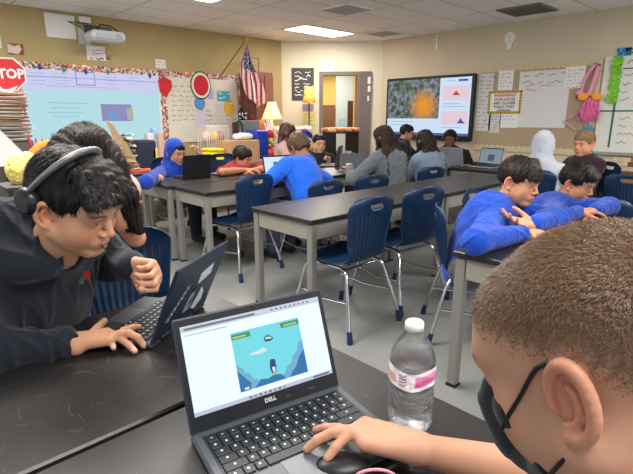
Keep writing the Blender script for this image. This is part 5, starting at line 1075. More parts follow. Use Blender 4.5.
def add_hand(S, W, d, n, side, s=1.0, curl=((20, 25, 15),) * 4, spread=(8, 2, -5, -12), thumb=None, tips=None):
    """W wrist, d towards the knuckles, n palm normal, side=+1 right hand. Fingers are rooted in the palm."""
    d = unit(d); n = unit(n - d * (n @ d)); t = np.cross(n, d) * side     # t points to the thumb side
    S.frame(np.eye(3), (0, 0, 0), 1.0); out = []
    off = [.027, .009, -.009, -.026]; ln = [.092, .096, .091, .082]
    for i in range(4):
        m = W + (d * ln[i] + t * off[i]) * s - n * .002 * s
        S.cap(W + t * off[i] * .55 * s, m, .0155 * s, .0115 * s, k=.014 * s)
        c1, c2, c3 = [math.radians(x) for x in curl[i]]; sp = math.radians(spread[i]); dd = unit(d * math.cos(sp) + t * math.sin(sp)); p = m; a = c1
        r = FRAD[i] * s
        if tips is not None and tips[i] is not None:
            T_ = V(*tips[i]); L3 = [x * s for x in FLEN[i]]; tot = sum(L3); v = T_ - p; Dn = min(np.linalg.norm(v), tot * .97); v = unit(v); bend = -n
            h_ = math.sqrt(max((tot / 2) ** 2 - (Dn / 2) ** 2, 0)) * .75; q1 = p + v * Dn * (L3[0] / tot) + unit(bend - v * (bend @ v)) * h_; q2 = p + v * Dn * ((L3[0] + L3[1]) / tot) + unit(bend - v * (bend @ v)) * h_ * .75; q3 = p + v * Dn
            pts = [p, q1, q2, q3]
        else:
            pts = [p]
            for L_, c in zip(FLEN[i], (c1, c2, c3)):
                a = c if L_ == FLEN[i][0] else a + c; p = p + (dd * math.cos(a) + n * math.sin(a)) * L_ * s; pts.append(p)
        S.cap(pts[0], pts[1], r * 1.12, r, k=.004 * s); S.cap(pts[1], pts[2], r * 1.02, r * .94, k=.002 * s); S.cap(pts[2], pts[3], r * .95, r * .82, k=.002 * s); out.append((pts[3], unit(pts[3] - pts[2]), n))
    tb = W + (d * .022 + t * .022 + n * .008) * s; th = thumb or ((.62, .72, .25), (.78, .5, .3), (.9, .3, .25))
    p = tb; rr = (.0155, .0125, .0108, .0092); ll = (.044, .033, .026); pts = [p]
    if isinstance(th, dict):
        e = V(*th['tip']); mid = (p + e) / 2 + t * .012 * s - n * .004 * s; pts = [p, p * .6 + mid * .4 + t * .006, mid * .5 + e * .5 + t * .004, e]
    else:
        for q, L_ in zip(th, ll): p = p + unit(d * q[0] + t * q[1] + n * q[2]) * L_ * s; pts.append(p)
    S.cap(pts[0], pts[1], rr[0] * s, rr[1] * s, k=.012 * s); S.cap(pts[1], pts[2], rr[1] * s, rr[2] * s, k=.003); S.cap(pts[2], pts[3], rr[2] * s, rr[3] * s, k=.003)
    out.append((pts[3], unit(pts[3] - pts[2]), n)); return out
def ik(S_, W, l1, l2, hint):
    v = W - S_; D = min(np.linalg.norm(v), (l1 + l2) * .999); v = unit(v); a = (l1 * l1 - l2 * l2 + D * D) / (2 * D); h_ = math.sqrt(max(l1 * l1 - a * a, 0)); b = V(*hint); b = unit(b - v * (b @ v))
    return S_ + v * a + b * h_
def ribbons(v, f, n, flow, L, w, lift, seed=0, region=None, jit=.35, curl=0):
    """thin hair ribbons lying along a surface"""
    g = np.random.default_rng(seed); N = vnormals(v, f); idx = np.arange(len(v))
    if region is not None: idx = idx[region(v)]
    if len(idx) == 0: return None
    pick = g.choice(idx, n); p = v[pick]; nn = N[pick]; fl = flow(p); fl = fl + g.normal(size=fl.shape) * jit * .5
    fl -= nn * (fl * nn).sum(1)[:, None]; fl /= np.maximum(np.linalg.norm(fl, axis=1)[:, None], 1e-9); sd = np.cross(fl, nn)
    Ls = L * (.5 + .8 * g.random(n)); ws = w * (.6 + .7 * g.random(n)); lf = lift * (.3 + g.random(n)); K = 4; V_, F_ = [], []
    for k in range(K + 1):
        t = k / K; c = p + fl * (Ls * t)[:, None] + nn * (lf * math.sin(t * 2.2) - .0 * t)[:, None] + nn * (curl * t * t * Ls)[:, None] - nn * (.6 * Ls * Ls / .1 * t * t)[:, None] ; hw = ws * (1 - t) ** .6 * .5
        V_ += [c - sd * hw[:, None], c + sd * hw[:, None]]
    V_ = np.concatenate(V_)
    F_ = np.concatenate([np.stack([np.arange(n) + (2 * k) * n, np.arange(n) + (2 * k + 1) * n, np.arange(n) + (2 * k + 3) * n, np.arange(n) + (2 * k + 2) * n], 1) for k in range(K)])
    return V_, F_
M_SKIN = colmat('skin', .52, bump=.05, bscale=400, spec=.35, sss=.06)
def hairmat(name, rgb, rough=.5, sp=.22): return mat('hair ' + name, rgb, rough, noise=.3, nscale=60, bump=.4, bscale=160, spec=sp)
def clothmat(name, rgb=(40, 40, 44), rough=.85): return mat('cloth ' + name, rgb, rough, bump=.15, bscale=500, noise=.06, nscale=12, spec=.25, sheen=.15)
def person(label, H, yaw, pitch, roll, P, body_yaw, s=1.08, h=.006, skin=(176, 122, 92), hair=None, top=None, legs=None, arms=None, hands=None, chest=None, group=None, shw=.165, thick=1.0, lipc=(160, 84, 76), brow=(40, 28, 24), face=1, stub=None, headkw=None, neckr=.05, mesh_legs=True, nails=False, knees=None):
    """H head centre, P pelvis centre, yaw/pitch/roll of the head, body_yaw torso heading; arms = {'R': (shoulder or None, elbow, wrist), ...}"""
    H, P = V(*H), V(*P); R = headR(yaw, pitch, roll); by = math.radians(body_yaw); bf = V(math.cos(by), math.sin(by), 0); br = V(math.sin(by), -math.cos(by), 0)
    base = (P[0], P[1], 0.0); t = thing('person', label, 'person', base, 0, group)
    NB = H + R @ (V(0, -.035, -.15) * s)                      # base of the neck
    C = V(*chest) if chest is not None else NB + unit(P - NB) * .06 * s + bf * .0
    sp_ = unit(NB - P); br2 = unit(br - sp_ * (br @ sp_)); J = dict(H=H, P=P, NB=NB, C=C, br=br2, bf=bf, R=R, s=s)
    SH = {'R': C + br2 * shw * s, 'L': C - br2 * shw * s}; ar = {}
    for k_ in 'RL':
        a = (arms or {}).get(k_); sg = 1 if k_ == 'R' else -1
        if a is None: W = P + bf * .28 * s + br * sg * .16 + V(0, 0, .32); a = (None, None, W)
        So = V(*a[0]) if a[0] is not None else SH[k_]; W = V(*a[2]); E_ = V(*a[1]) if a[1] is not None else ik(So, W, .27 * s, .25 * s, br * sg * .6 + V(0, 0, -1) - bf * .2)
        ar[k_] = (So, E_, W)
    J['arms'] = ar
    B = SDF(); add_head(B, R, H, s, **(headkw or {})); B.frame(np.eye(3), (0, 0, 0), 1.0)
    B.cap(H + R @ (V(0, -.022, -.05) * s), NB, neckr * s, neckr * 1.08 * s, k=.03 * s)
    B.chain([NB, C, (C + P) / 2, P], [.055 * s, .09 * s, .085 * s, .09 * s], k=.05, wide=br2, f=1.25)
    tips = []
    for k_ in 'RL':
        So, E_, W = ar[k_]; B.cap(C, So, .06 * s, .045 * s, k=.04); B.cap(So, E_, .043 * s, .034 * s, k=.02)
        wd = None
        B.cap(E_, E_ * .55 + W * .45, .036 * s, .036 * s, k=.02); B.cap(E_ * .55 + W * .45, W, .036 * s, .0235 * s, k=.015)
        hk = dict((hands or {}).get(k_) or {}); d = hk.pop('d', None); n = hk.pop('n', None)
        d = V(*d) if d is not None else unit(W - E_); n = V(*n) if n is not None else V(0, 0, -1)
        tips += add_hand(B, W, d, n, 1 if k_ == 'R' else -1, s * hk.pop('hs', .93), **hk)
    kn = knees or {k_: (P + bf * .40 * s + br * sg * .11 + V(0, 0, .02), P + bf * .42 * s + br * sg * .12 + V(0, 0, .07 - P[2])) for k_, sg in (('R', 1), ('L', -1))}
    J['legs'] = {}
    for k_, sg in (('R', 1), ('L', -1)):
        hp = P + br * sg * .085 * s; K_, A_ = V(*kn[k_][0]), V(*kn[k_][1]); J['legs'][k_] = (hp, K_, A_)
        if mesh_legs: B.chain([hp, K_, A_], [.07 * s, .05 * s, .035 * s], k=.02); B.cap(A_, A_ + unit(V(*(K_ - hp)) * V(1, 1, 0)) * .13 + V(0, 0, -.03), .035, .025, k=.02)
    v, f = B.mesh(h)
    q = (v - H) @ R / s; sk = np.array(lin(skin)); col = np.tile(sk, (len(v), 1))
    nzf = nz(90, 5)(v); col *= (1 + .05 * nzf)[:, None]
    def blob(c, r, rgb, a=1.0, pw=2):
        d_ = np.sqrt((((q - V(*c)) / V(*r)) ** 2).sum(1)); w_ = np.clip(1.3 - d_, 0, 1) ** pw * a; w_ = np.clip(w_, 0, 1); col[:] = col * (1 - w_[:, None]) + np.array(lin(rgb)) * w_[:, None]
    rosy = tuple(int(a * b) for a, b in zip(skin, (1.04, .86, .82)))
    inhead = (np.abs(q) < .16).all(1)
    if face and inhead.any():
        for e in (1, -1):
            blob((e * .04, .07, -.03), (.028, .03, .024), rosy, .6, 1); blob((e * .083, -.012, .0), (.018, .03, .036), rosy, .7, 1)
            for i in range(6): tt = i / 5; blob((e * (.016 + .032 * tt), .092 - .012 * tt, .0235 + .005 * math.sin(tt * 2.4)), (.0062, .02, .0040), brow, .9, 1)
            blob((e * .031, .089, .0085), (.013, .012, .0035), tuple(int(c * .45) for c in skin), .8, 1)
        blob((0, .11, -.027), (.014, .016, .012), rosy, .6, 1)
        blob((0, .093, -.0555), (.021, .014, .0052), lipc, .95, 1); blob((0, .093, -.0665), (.017, .014, .0062), lipc, .95, 1); blob((0, .096, -.0611), (.021, .012, .0014), (70, 30, 30), .8, 1)
    if stub: col = stub(q, col)
    if nails:
        for (p, d_, n_) in tips:
            c = p - n_ * .006 * s; w_ = np.clip(1.25 - np.linalg.norm((v - c), axis=1) / (.0075 * s), 0, 1) * (((v - p) @ n_) < -.002); w_ = np.clip(w_ * 2, 0, .75); col = col * (1 - w_[:, None]) + np.array(lin((222, 176, 160))) * w_[:, None]
    mesh_obj('body', v, f, M_SKIN, t, True, col=np.clip(col, 0, 1), offset=base)
    if face and (headkw or {}).get('eyes', 1):
        for e in (1, -1):
            mb = MB(); mb.ball((0, 0, 0), .0122 * s, 20); vv = np.array(mb.v); ce = H + R @ (V(e * .031, .077, .004) * s); gz = unit(V(0, 1, -.12)); cs = []
            for p in vv: a = unit(p) @ gz; cs.append(lin((14, 10, 10)) if a > .972 else (lin((58, 34, 22)) if a > .87 else lin((222, 216, 210))))
            mesh_obj('eye', vv @ R.T + ce, mb.f, colmat('eyeball', .12), t, True, col=cs, offset=base)
    J['t'] = t; J['base'] = base; J['body'] = (v, f)
    if hair: hair(J)
    if top: top(J)
    if mesh_legs and legs is not False:
        S = SDF()
        for k_ in 'RL':
            hp, K_, A_ = J['legs'][k_]; S.chain([hp, K_, A_ + V(0, 0, .03)], [.098 * s, .072 * s, .056 * s], k=.04)
        S.cap(J['legs']['R'][0], J['legs']['L'][0], .11 * s, k=.05); w1 = nz(40, 3, ridged=True); S.disp = lambda p: .005 * w1(p); S.amp = .006
        v, f = S.mesh(max(h * 1.6, .008)); mesh_obj('trousers', v, f, legs or clothmat('dark trousers', (34, 36, 44)), t, True, offset=base)
        for k_ in 'RL':
            hp, K_, A_ = J['legs'][k_]; dd = unit((K_ - hp) * V(1, 1, 0)); S = SDF(); S.cap(A_ + V(0, 0, -.02) - dd * .03, A_ + dd * .17 + V(0, 0, -.03), .045, .036, k=.02); S.half(A_ * V(1, 1, 0) + V(0, 0, .002), (0, 0, -1))
            v, f = S.mesh(.009); mesh_obj('shoe', v, f, clothmat('black shoe', (30, 30, 32)), t, True, offset=base)
    return J
def garment(name, m, sleeves=('R', 'L'), short=False, puff=1.0, wrink=.005, wf=26, hood=False, collar=0, h=.007, seed=1, extra=None, neckcut=.062, cuff=.0, zipm=None, mod=None):
    def fn(J):
        s, C, P, NB, br, bf = J['s'], J['C'], J['P'], J['NB'], J['br'], J['bf']; S = SDF(); sp = unit(NB - P)
        low = P - sp * .03
        S.chain([low, P * .6 + C * .4, P * .2 + C * .8, C], [.125 * s * puff, .118 * s * puff, .125 * s * puff, .10 * s * puff], k=.08, wide=br, f=1.32)
        S.cap(NB + sp * .0, C, .072 * s, .1 * s, k=.06, wide=br, f=1.2)
        for k_ in sleeves:
            So, E_, W = J['arms'][k_]; q = puff
            S.cap(C, So, .092 * s * q, .066 * s * q, k=.07)
            if short: M_ = So * .25 + E_ * .75; S.cap(So, M_, .072 * s * q, .064 * s * q, k=.03); S.half(M_ , (0, 0, 0) if False else unit(E_ - So), k=.004, op='i') if False else None
            else:
                we = W - unit(W - E_) * .012 * s
                S.cap(So, E_, .070 * s * q, .056 * s * q, k=.03); S.cap(E_, we, .056 * s * q, .040 * s * q, k=.03); S.cap(we - unit(W - E_) * .035 * s, we, .039 * s * q, .037 * s * q, k=.01)
        if hood == 'down':
            U = sp; pts = []
            for a in np.linspace(-2.4, 2.4, 9): pts.append(NB + (br * math.sin(a) * .1 - bf * math.cos(a) * .085 + U * (.02 - .03 * (1 - math.cos(a))) - (bf * .03 if abs(a) < 1 else 0)) * s)
            S.chain(pts, [.026 * s, .032 * s, .038 * s, .045 * s, .05 * s, .045 * s, .038 * s, .032 * s, .026 * s], k=.03)
        if collar:
            pts = [NB + (br * math.sin(a) * .064 - bf * math.cos(a) * .06 + sp * (.03 - .012 * (1 - math.cos(a)))) * s for a in np.linspace(-2.9, 2.9, 14)]; S.chain(pts, [collar * s] * 14, k=.012)
        if extra: extra(S, J)
        # the neck opening
        up = unit(J['H'] + J['R'] @ (V(0, -.02, -.05) * s) - NB)
        S.cap(NB - sp * .0 + bf * .012 * s, NB + up * .14 * s + bf * .012 * s, neckcut * s * .92, neckcut * s * 1.25, k=.012, op='s')
        n1, n2 = folds(wf * 1.5, seed), nz(wf * .6, seed + 7); S.disp = lambda p: -wrink * 1.1 * n1(p) + wrink * .5 * n2(p); S.amp = wrink * 1.6
        if mod: mod(S, J)
        v, f = S.mesh(h); o = mesh_obj(name, v, f, m, J['t'], True, offset=J['base']); J['garment'] = (v, f, o)
        return o
    return fn
def hair_sdf(J, build, m, h=.005, amp=.004, fr=(120, 120, 18), seed=2, name='hair', strands=None, flow=None, rg=None):
    """build(S) adds primitives in head coordinates; displacement makes combed ridges"""
    s, R, H = J['s'], J['R'], J['H']; S = SDF(); S.frame(R, H, s); build(S)
    g = np.random.default_rng(seed); K = g.normal(size=(6, 3)); K /= np.linalg.norm(K, axis=1)[:, None]; K = K * V(*fr) * (.6 + g.random(6))[:, None]; ph = g.random(6) * 6.3
    def disp(p): q = (p - H) @ R / s; q = q + .012 * np.sin(q[:, [1, 2, 0]] * 40 + ph[:3]); return amp * (1 - 2 * np.abs(np.sin(q @ K.T + ph))).mean(1) * 1.6
    S.disp = disp; S.amp = amp * 1.7; v, f = S.mesh(h); o = mesh_obj(name, v, f, m, J['t'], True, offset=J['base'])
    if strands:
        n, L, w, lift, mm = strands; rb = ribbons(v, f, n, (lambda p: (flow(((p - H) @ R / s)) @ R.T)), L, w, lift, seed, region=(lambda p: rg((p - H) @ R / s)) if rg else None)
        if rb:
            q = mesh_obj('hair_strands', rb[0], rb[1], mm, o, False, offset=J['base']); q['kind'] = 'stuff'
    return o
def short_cap(S, th=.014, face_z=.055, back=-.055, fringe=None, ears=True, side=-.01):
    """cap of short hair: thicker skull minus the face"""
    S.ell((0, -.02, .040), (.0745 + th * .7, .094 + th, .083 + th), k=.02); S.ell((0, .03, .06), (.055 + th * .6, .055 + th * .6, .045 + th), k=.03)
    S.ell((0, -.075, -.01), (.05 + th * .5, .03 + th * .3, .06), k=.03)
    S.ell((0, .105, face_z - .105), (.072, .062, .098), k=.008, op='s')
    S.half((0, 0, back), (0, -.35, -1), k=.006)
    for e in (1, -1): S.ell((e * .085, .02, -.045), (.03, .05, .052), k=.008, op='s')
    if ears:
        for e in (1, -1): S.ell((e * .09, -.012, -.012), (.02, .022, .034), k=.006, op='s')
    if fringe: fringe(S)
# ================= boy in headphones (left)
m_hb = hairmat('black', (24, 20, 20), .32); m_hb2 = mat('hair black strands', (26, 22, 22), .4, spec=.35)
def p1_hair(J):
    def b(S):
        short_cap(S, .011, face_z=.066, back=-.05)
        for x in np.linspace(-.062, .062, 9): S.cap((x * .8, .03, .105), (x, .100 - 4.5 * x * x, .066 + .008 * math.sin(x * 90)), .017, .009, k=.012)
    hair_sdf(J, b, m_hb, h=.0035, amp=.0035, strands=(5200, .026, .0014, .0035, m_hb2), flow=lambda q: np.stack([q[:, 0] * 2, .35 + 0 * q[:, 0], -np.maximum(0, q[:, 1]) * 6 - .05 - (np.abs(q[:, 0]) > .055) * .5], 1), rg=lambda q: (q[:, 2] > -.02))
zt = TABLE_Z
Wr = at(68, 343, 2, zt + .028); Wl = at(131, 266, 1, 1.47)
tipsR = [at(140, 326, 2, zt + .032), at(144, 346, 2, zt + .01), at(136, 352, 2, zt + .01), at(118, 358, 2, zt + .01)]
mcp = at(103, 338, 2, zt + .03)
H1 = at(76, 204, 1, 1.36)
P1p = V(.30, 1.80, .47)
m_hood1 = clothmat('charcoal navy hoodie', (27, 31, 40)); 
def p1_extra(S, J):
    s, NB, bf, br = J['s'], J['NB'], J['bf'], J['br']
    S.chain([NB - bf * .10 * s + br * .13 * s - V(0, 0, .02), NB - bf * .13 * s + V(0, 0, .05) + br * .06, NB - bf * .12 * s - br * .12 * s], [.07, .085, .06], k=.05)
J1 = person('boy in dark hoodie and black headphones leaning over a laptop, one hand on the table', H1, -58, 26, 8, P1p, -66, s=1.12, h=.0034, skin=(196, 144, 112), nails=True, chest=H1 + V(-.09, .21, -.15), shw=.17,
    arms={'R': (None, at(-22, 352, 2, zt + .05), Wr), 'L': (None, at(112, 262, 1, 1.66), Wl)},
    hands={'R': dict(d=mcp - Wr, n=(0, 0, -1), tips=tipsR, thumb={'tip': at(104, 321, 2, zt + .02)}, hs=1.08),
           'L': dict(d=unit(CR * .75 - V(0, 0, .15) - CF * .35), n=unit(-CF * .8 - V(0, 0, .3) + CR * .25), curl=((55, 80, 50), (60, 85, 50), (65, 85, 50), (70, 85, 50)), thumb=((.8, .35, .5), (.8, -.1, .6), (.6, -.5, .6)), hs=1.0)},
    hair=p1_hair, top=garment('hoodie', m_hood1, h=.0055, wrink=.011, wf=17, hood='down', seed=3, puff=1.06, extra=p1_extra), legs=clothmat('black trousers', (26, 26, 30)), headkw=dict(jaw=1.1, eyes=1), brow=(30, 22, 20))
# ================= foreground boy (right)
def p3_stub(q, col):
    up = np.clip((q[:, 2] - .60 * np.clip(q[:, 1], 0, 1) + .9 * np.clip(-.02 - q[:, 1], 0, 1) - .0) / .075, 0, 1); fr = np.clip((.098 - q[:, 1] - .25 * q[:, 2]) / .02, 0, 1)
    w = (up * fr)[:, None] * .9; w = w * (np.abs(q) < .2).all(1)[:, None]
    return col * (1 - w) + np.array(lin((112, 84, 62))) * w
H3 = atd(593, 361, .472)
print('H3', H3)
def p3_hair(J):
    s, R, H = J['s'], J['R'], J['H']; S = SDF(); S.frame(R, H, s)
    S.ell((0, -.018, .036), (.0745, .094, .083), k=.02); S.ell((0, .05, .04), (.058, .042, .05), k=.03)
    v, f = S.mesh(.004); q = (v - H) @ R / s
    dens = np.clip((q[:, 2] - .30 * q[:, 1] - .000 + .9 * np.clip(q[:, 1] - .045, 0, 1) * -1) / .045, 0, 1)
    g = np.random.default_rng(4)
    flow = lambda p: np.stack([.5 * (p[:, 0]), .9 + 0 * p[:, 0], -.9 - 0 * p[:, 0]], 1)
    # hairline: front limit falls back towards the temples; sides fade out above the ears
    front = .086 - .35 * np.clip(q[:, 2] - .085, 0, 1) * 0 - 2.2 * np.abs(q[:, 0]) ** 1.6
    side = q[:, 2] - .60 * np.clip(q[:, 1] - .0, 0, 1) + .9 * np.clip(-.02 - q[:, 1], 0, 1)
    okp = np.clip((front + .35 * q[:, 2] - q[:, 1]) / .02, 0, 1) * np.clip((side - .008) / .045, 0, 1) ** 1.2
    wts = okp + 1e-9; idx = g.choice(len(v), 130000, p=wts / wts.sum())
    N = vnormals(v, f)[idx]; p = v[idx] + g.normal(size=(len(idx), 3)) * .0015; qq = q[idx]; Ls = (.002 + .0028 * np.clip((qq[:, 2] - .02) / .06, 0, 1)) * (.6 + .6 * g.random(len(idx)))
    fl = flow(qq) @ R.T + g.normal(size=p.shape) * .7; fl -= N * (fl * N).sum(1)[:, None]; fl /= np.linalg.norm(fl, axis=1)[:, None]; dr = fl * .85 + N * .42; sd = np.cross(dr, N); sd /= np.linalg.norm(sd, axis=1)[:, None]
    w = .00036; n = len(p); tip = p + dr * Ls[:, None]; VV = np.concatenate([p - sd * w, p + sd * w, tip + sd * w * .3, tip - sd * w * .3]); FF = np.stack([np.arange(n), np.arange(n) + n, np.arange(n) + 2 * n, np.arange(n) + 3 * n], 1)
    tone = (.88 + .26 * g.random(n)); c = np.array(lin((98, 72, 50)))[None] * tone[:, None]; cc = np.concatenate([c] * 4)
    o = mesh_obj('buzz_cut_hair', VV, FF, colmat('buzz hair', .5, spec=.4), J['t'], False, col=cc, offset=J['base']); o['kind'] = 'stuff'
We3 = at(418, 448, 2, zt + .05); 
tips3 = [at(318, 467, 2, zt + .022), at(307, 449, 2, zt + .027), at(310, 429, 2, zt + .027), at(333, 422, 2, zt + .026)]
m_shirt3 = clothmat('dark grey shirt', (60, 62, 68))
J3 = person('boy with brown buzz cut and black face mask in the right foreground, typing', H3, 86, 28, 0, H3 + V(-.02, -.22, -.72), 96, s=1.12, h=.0027, skin=(182, 134, 108), stub=p3_stub, hair=p3_hair, chest=H3 + V(.0, -.13, -.235), shw=.16,
    arms={'R': (None, at(600, 492, 2, zt + .05), We3), 'L': (None, None, H3 + V(-.10, .02, -.42))},
    hands={'R': dict(d=at(370, 436, 2, zt + .055) - We3, n=(0, 0, -1), tips=tips3, hs=1.04), 'L': dict(hs=.9)},
    top=garment('shirt', m_shirt3, short=True, h=.006, seed=5), headkw=dict(eyes=1, ears=(1, -1), mouth=1, flare=.15), legs=clothmat('black trousers'), brow=(80, 56, 44))

# headphones, worn by the boy on the left
R, H, s_ = J1['R'], J1['H'], J1['s']; G_ = lambda *p: H + R @ (V(*p) * s_)
hp_ = thing('headphones', 'black over-head headphones worn by the boy leaning over the left laptop', 'headphones', tuple(G_(0, -.03, .02)))
m_hp = mat('satin black plastic', (30, 30, 33), .3); m_hp2 = mat('grey band shell', (128, 128, 132), .28, metal=.5)
arc = [G_(.088 * math.sin(a), -.062 + .058 * math.cos(a * .9), .034 + .105 * math.cos(a)) for a in np.linspace(-1.75, 1.75, 25)]
mb = MB(); mb.tube(arc, [.011 + .008 * math.cos(a * .8) for a in np.linspace(-1.75, 1.75, 25)], 12, flat=.5); mb.build('head_band', m_hp2, hp_, world=True)
mb = MB(); mb.tube([p + (p - H) * -.03 for p in arc[5:-5]], .013, 10, flat=.6); mb.build('band_cushion', m_hp, hp_, world=True)
for e in (1, -1):
    c0 = G_(e * .088, -.052, .008); ax_ = R @ unit(V(e, -.1, -.1)); 
    mb = MB(); mb.tube([c0 - ax_ * .012, c0 - ax_ * .004, c0 + ax_ * .012, c0 + ax_ * .02], [.034, .037, .035, .024], 24); mb.build('ear_cup', m_hp, hp_, world=True)
    mb = MB(); mb.tube([c0 - ax_ * .024, c0 - ax_ * .012], [.030, .034], 24); mb.build('ear_pad', mat('blue grey pad', (60, 68, 84), .6), hp_, world=True)
# cord from the mouth and the rose print on the hoodie
v, f, o_ = J1['garment']; N_ = vnormals(v, f)
def stick(px_, py_):
    """nearest clothing point seen at this pixel"""
    d = (v - V(0, 0, CAM_H)); z = d @ CF; X = CX + FPX * (d @ CR) / z; Y = CY - FPX * (d @ CU) / z; k = (X - px_) ** 2 + (Y - py_) ** 2 + 1e4 * ((N_ @ CF) > -.1); k = k + 400 * (z - z.min()); i = int(np.argmin(k)); return v[i], unit(N_[i] * .3 - CF)
def patch(cx, cy, rx, ry, name, m, parent, off=.002):
    p, n = stick(cx, cy); a = unit(np.cross(V(0, 0, 1), n)); b = np.cross(n, a); mb = MB(); vs = []
    for k in range(14): t = 2 * PI * k / 14; q = p + a * rx * math.cos(t) + b * ry * math.sin(t); i = int(np.argmin(((v - q) ** 2).sum(1))); vs.append(v[i] * .5 + q * .5 - n * 0 + N_[i] * off)
    mb.add(vs, [tuple(range(14))]); return mb.build(name, m, parent, world=False)
base1 = J1['base']
for nm, cx, cy, rx, ry, c in (('rose_print', 84, 272, .016, .015, (176, 40, 50)), ('stem_print', 82.5, 280, .010, .012, (60, 110, 80))):
    p, n = stick(cx, cy); a = unit(np.cross(V(0, 0, 1), n)); b = np.cross(n, a); mb = MB(); mb.add([p - V(*base1) + n * .010 + a * rx * (1 + .2 * math.sin(5 * t)) * math.cos(t) + b * ry * math.sin(t) for t in np.linspace(0, 2 * PI, 15)[:-1]], [tuple(range(14))]); mb.build(nm, mat(nm, c, .8), o_)
mo = G_(.012, .1, -.062); mb = MB(); mb.tube([mo, mo + R @ V(.004, .016, .0), mo + R @ V(.018, .018, -.014), mo + R @ V(.032, .006, -.034), mo + R @ V(.042, -.02, -.055), mo + R @ V(.046, -.05, -.08)], .0019, 6); solo(mb, 'drawstring', m_black, 'thin black hoodie drawstring held between the lips of the boy in headphones', 'drawstring')
# face mask of the boy in front
R, H, s_ = J3['R'], J3['H'], J3['s']; S = SDF(); S.frame(R, H, s_); e_ = .0045
mk = thing('face_mask', 'black cloth face mask with ear loops worn by the boy in the foreground', 'face mask', tuple(H + R @ V(0, .08, -.06)))
S.ell((0, .022, -.03), (.060 + e_, .063 + e_, .078 + e_), k=.03)
for e in (1, -1): S.cap((e * .056, .0, -.055), (e * .014, .066, -.092), .019 + e_, .015 + e_, k=.03); S.ell((e * .036, .06, -.026), (.022 + e_, .02 + e_, .024), k=.02)
S.ell((0, .07, -.097), (.02 + e_, .017 + e_, .015 + e_), k=.02); S.chain([(0, .100, -.004), (0, .112, -.030), (0, .102, -.062), (0, .084, -.1)], [.007, .011, .018, .018], k=.03)
S.half((0, .062, -.02), (0, -1, .30), k=.003); S.half((0, .105, -.003), (0, -.32, 1), k=.003); S.half((0, 0, -.118), (0, .3, -1), k=.004)
w_ = nz(70, 4, ridged=True); S.disp = lambda p: .0016 * w_(p); S.amp = .002
v, f = S.mesh(.0025); mesh_obj('mask_cloth', v, f, clothmat('black mask', (24, 25, 30)), mk, True, offset=mk.location)
for e in (1, -1):
    K_ = lambda *p: H + R @ (V(e * p[0], p[1], p[2]) * s_)
    bv_, bf_ = J3['body']; bn_ = vnormals(bv_, bf_)
    def snap(p): i = int(np.argmin(((bv_ - p) ** 2).sum(1))); return bv_[i] + bn_[i] * .0022
    def lerp(a, b, n): return [snap(a + (b - a) * t) for t in np.linspace(0, 1, n)]
    up_ = lerp(K_(.052, .066, -.036), K_(.072, .010, .018), 9) + [K_(.077, .002, .027), K_(.076, -.014, .030), K_(.071, -.032, .018), K_(.069, -.036, -.008), K_(.067, -.022, -.036)] + lerp(K_(.066, .004, -.05), K_(.038, .062, -.09), 8)
    for _ in range(3): up_ = [up_[0]] + [(up_[i - 1] + up_[i] * 2 + up_[i + 1]) / 4 for i in range(1, len(up_) - 1)] + [up_[-1]]
    mb = MB(); mb.tube(up_, .0022, 8); mb.build('ear_loop', m_black, mk, world=True)
# mouse, bracelet
q = at(343, 466, 2, zt + .012); mb = MB(); mb.ball(q + V(0, 0, .0), (.034, .055, .020), 20, R=rotm(0, 0, .9)); solo(mb, 'computer_mouse', m_black, 'black computer mouse under the typing hand on the foreground laptop', 'mouse')
bw = at(375, 474, 2, zt + .035); bx = unit(V(.3, 1, .25)); a_ = unit(np.cross(bx, V(0, 0, 1))); b_ = np.cross(a_, bx)
bp = atd(375, 482, .78); mb = MB(); aR, bR = CR, unit(CU * .9 - CF * .45); mb.tube([bp + (aR * math.cos(t) * .037 + bR * math.sin(t) * .03) for t in np.linspace(0, 2 * PI, 33)], .0026, 8, caps=False); solo(mb, 'hair_tie', mat('pink band', (232, 140, 160), .5), 'thin pink and white band around the wrist at the bottom edge', 'hair tie')
# ================= the other people
def S_(H, by, back=.22, z=.48): a = math.radians(by); return V(H[0] - math.cos(a) * back, H[1] - math.sin(a) * back, z)
m_hk = hairmat('dark brown', (34, 26, 22), .34); m_hks = mat('hair brown strands', (40, 31, 26), .42, spec=.3); m_hbr = hairmat('mid brown', (70, 48, 36), .4)
fl_f = lambda q: np.stack([q[:, 0] * 3, .4 + 0 * q[:, 0], -np.maximum(0, q[:, 1]) * 7 - .1], 1)
fl_d = lambda q: np.stack([q[:, 0] * .5, 0 * q[:, 0], -1 + 0 * q[:, 0]], 1)
def hair_bowl(J):
    def b(S):
        short_cap(S, .011, face_z=.044, back=-.04)
        for x in np.linspace(-.06, .06, 8): S.cap((x * .7, .03, .118), (x, .097 - 6 * x * x, .044), .014, .008, k=.012)
    hair_sdf(J, b, m_hk, h=.0045, amp=.003, strands=(2200, .04, .0022, .004, m_hks), flow=fl_f, rg=lambda q: q[:, 2] > -.02)
def hair_quiff(J):
    def b(S):
        short_cap(S, .012, face_z=.062, back=-.045)
        for x in np.linspace(-.04, .05, 6): S.cap((x * .8, .02, .115), (x + .01, .098 - 5 * x * x, .085), .02, .013, k=.014)
    hair_sdf(J, b, m_hb, h=.0045, amp=.0035, strands=(2200, .03, .0022, .006, m_hb2), flow=fl_f, rg=lambda q: q[:, 2] > -.0)
def hair_short(m, th=.012, fz=.06, fr=(120, 60, 40)):
    return lambda J: hair_sdf(J, lambda S: short_cap(S, th, face_z=fz), m, h=.006, amp=.004, fr=fr)
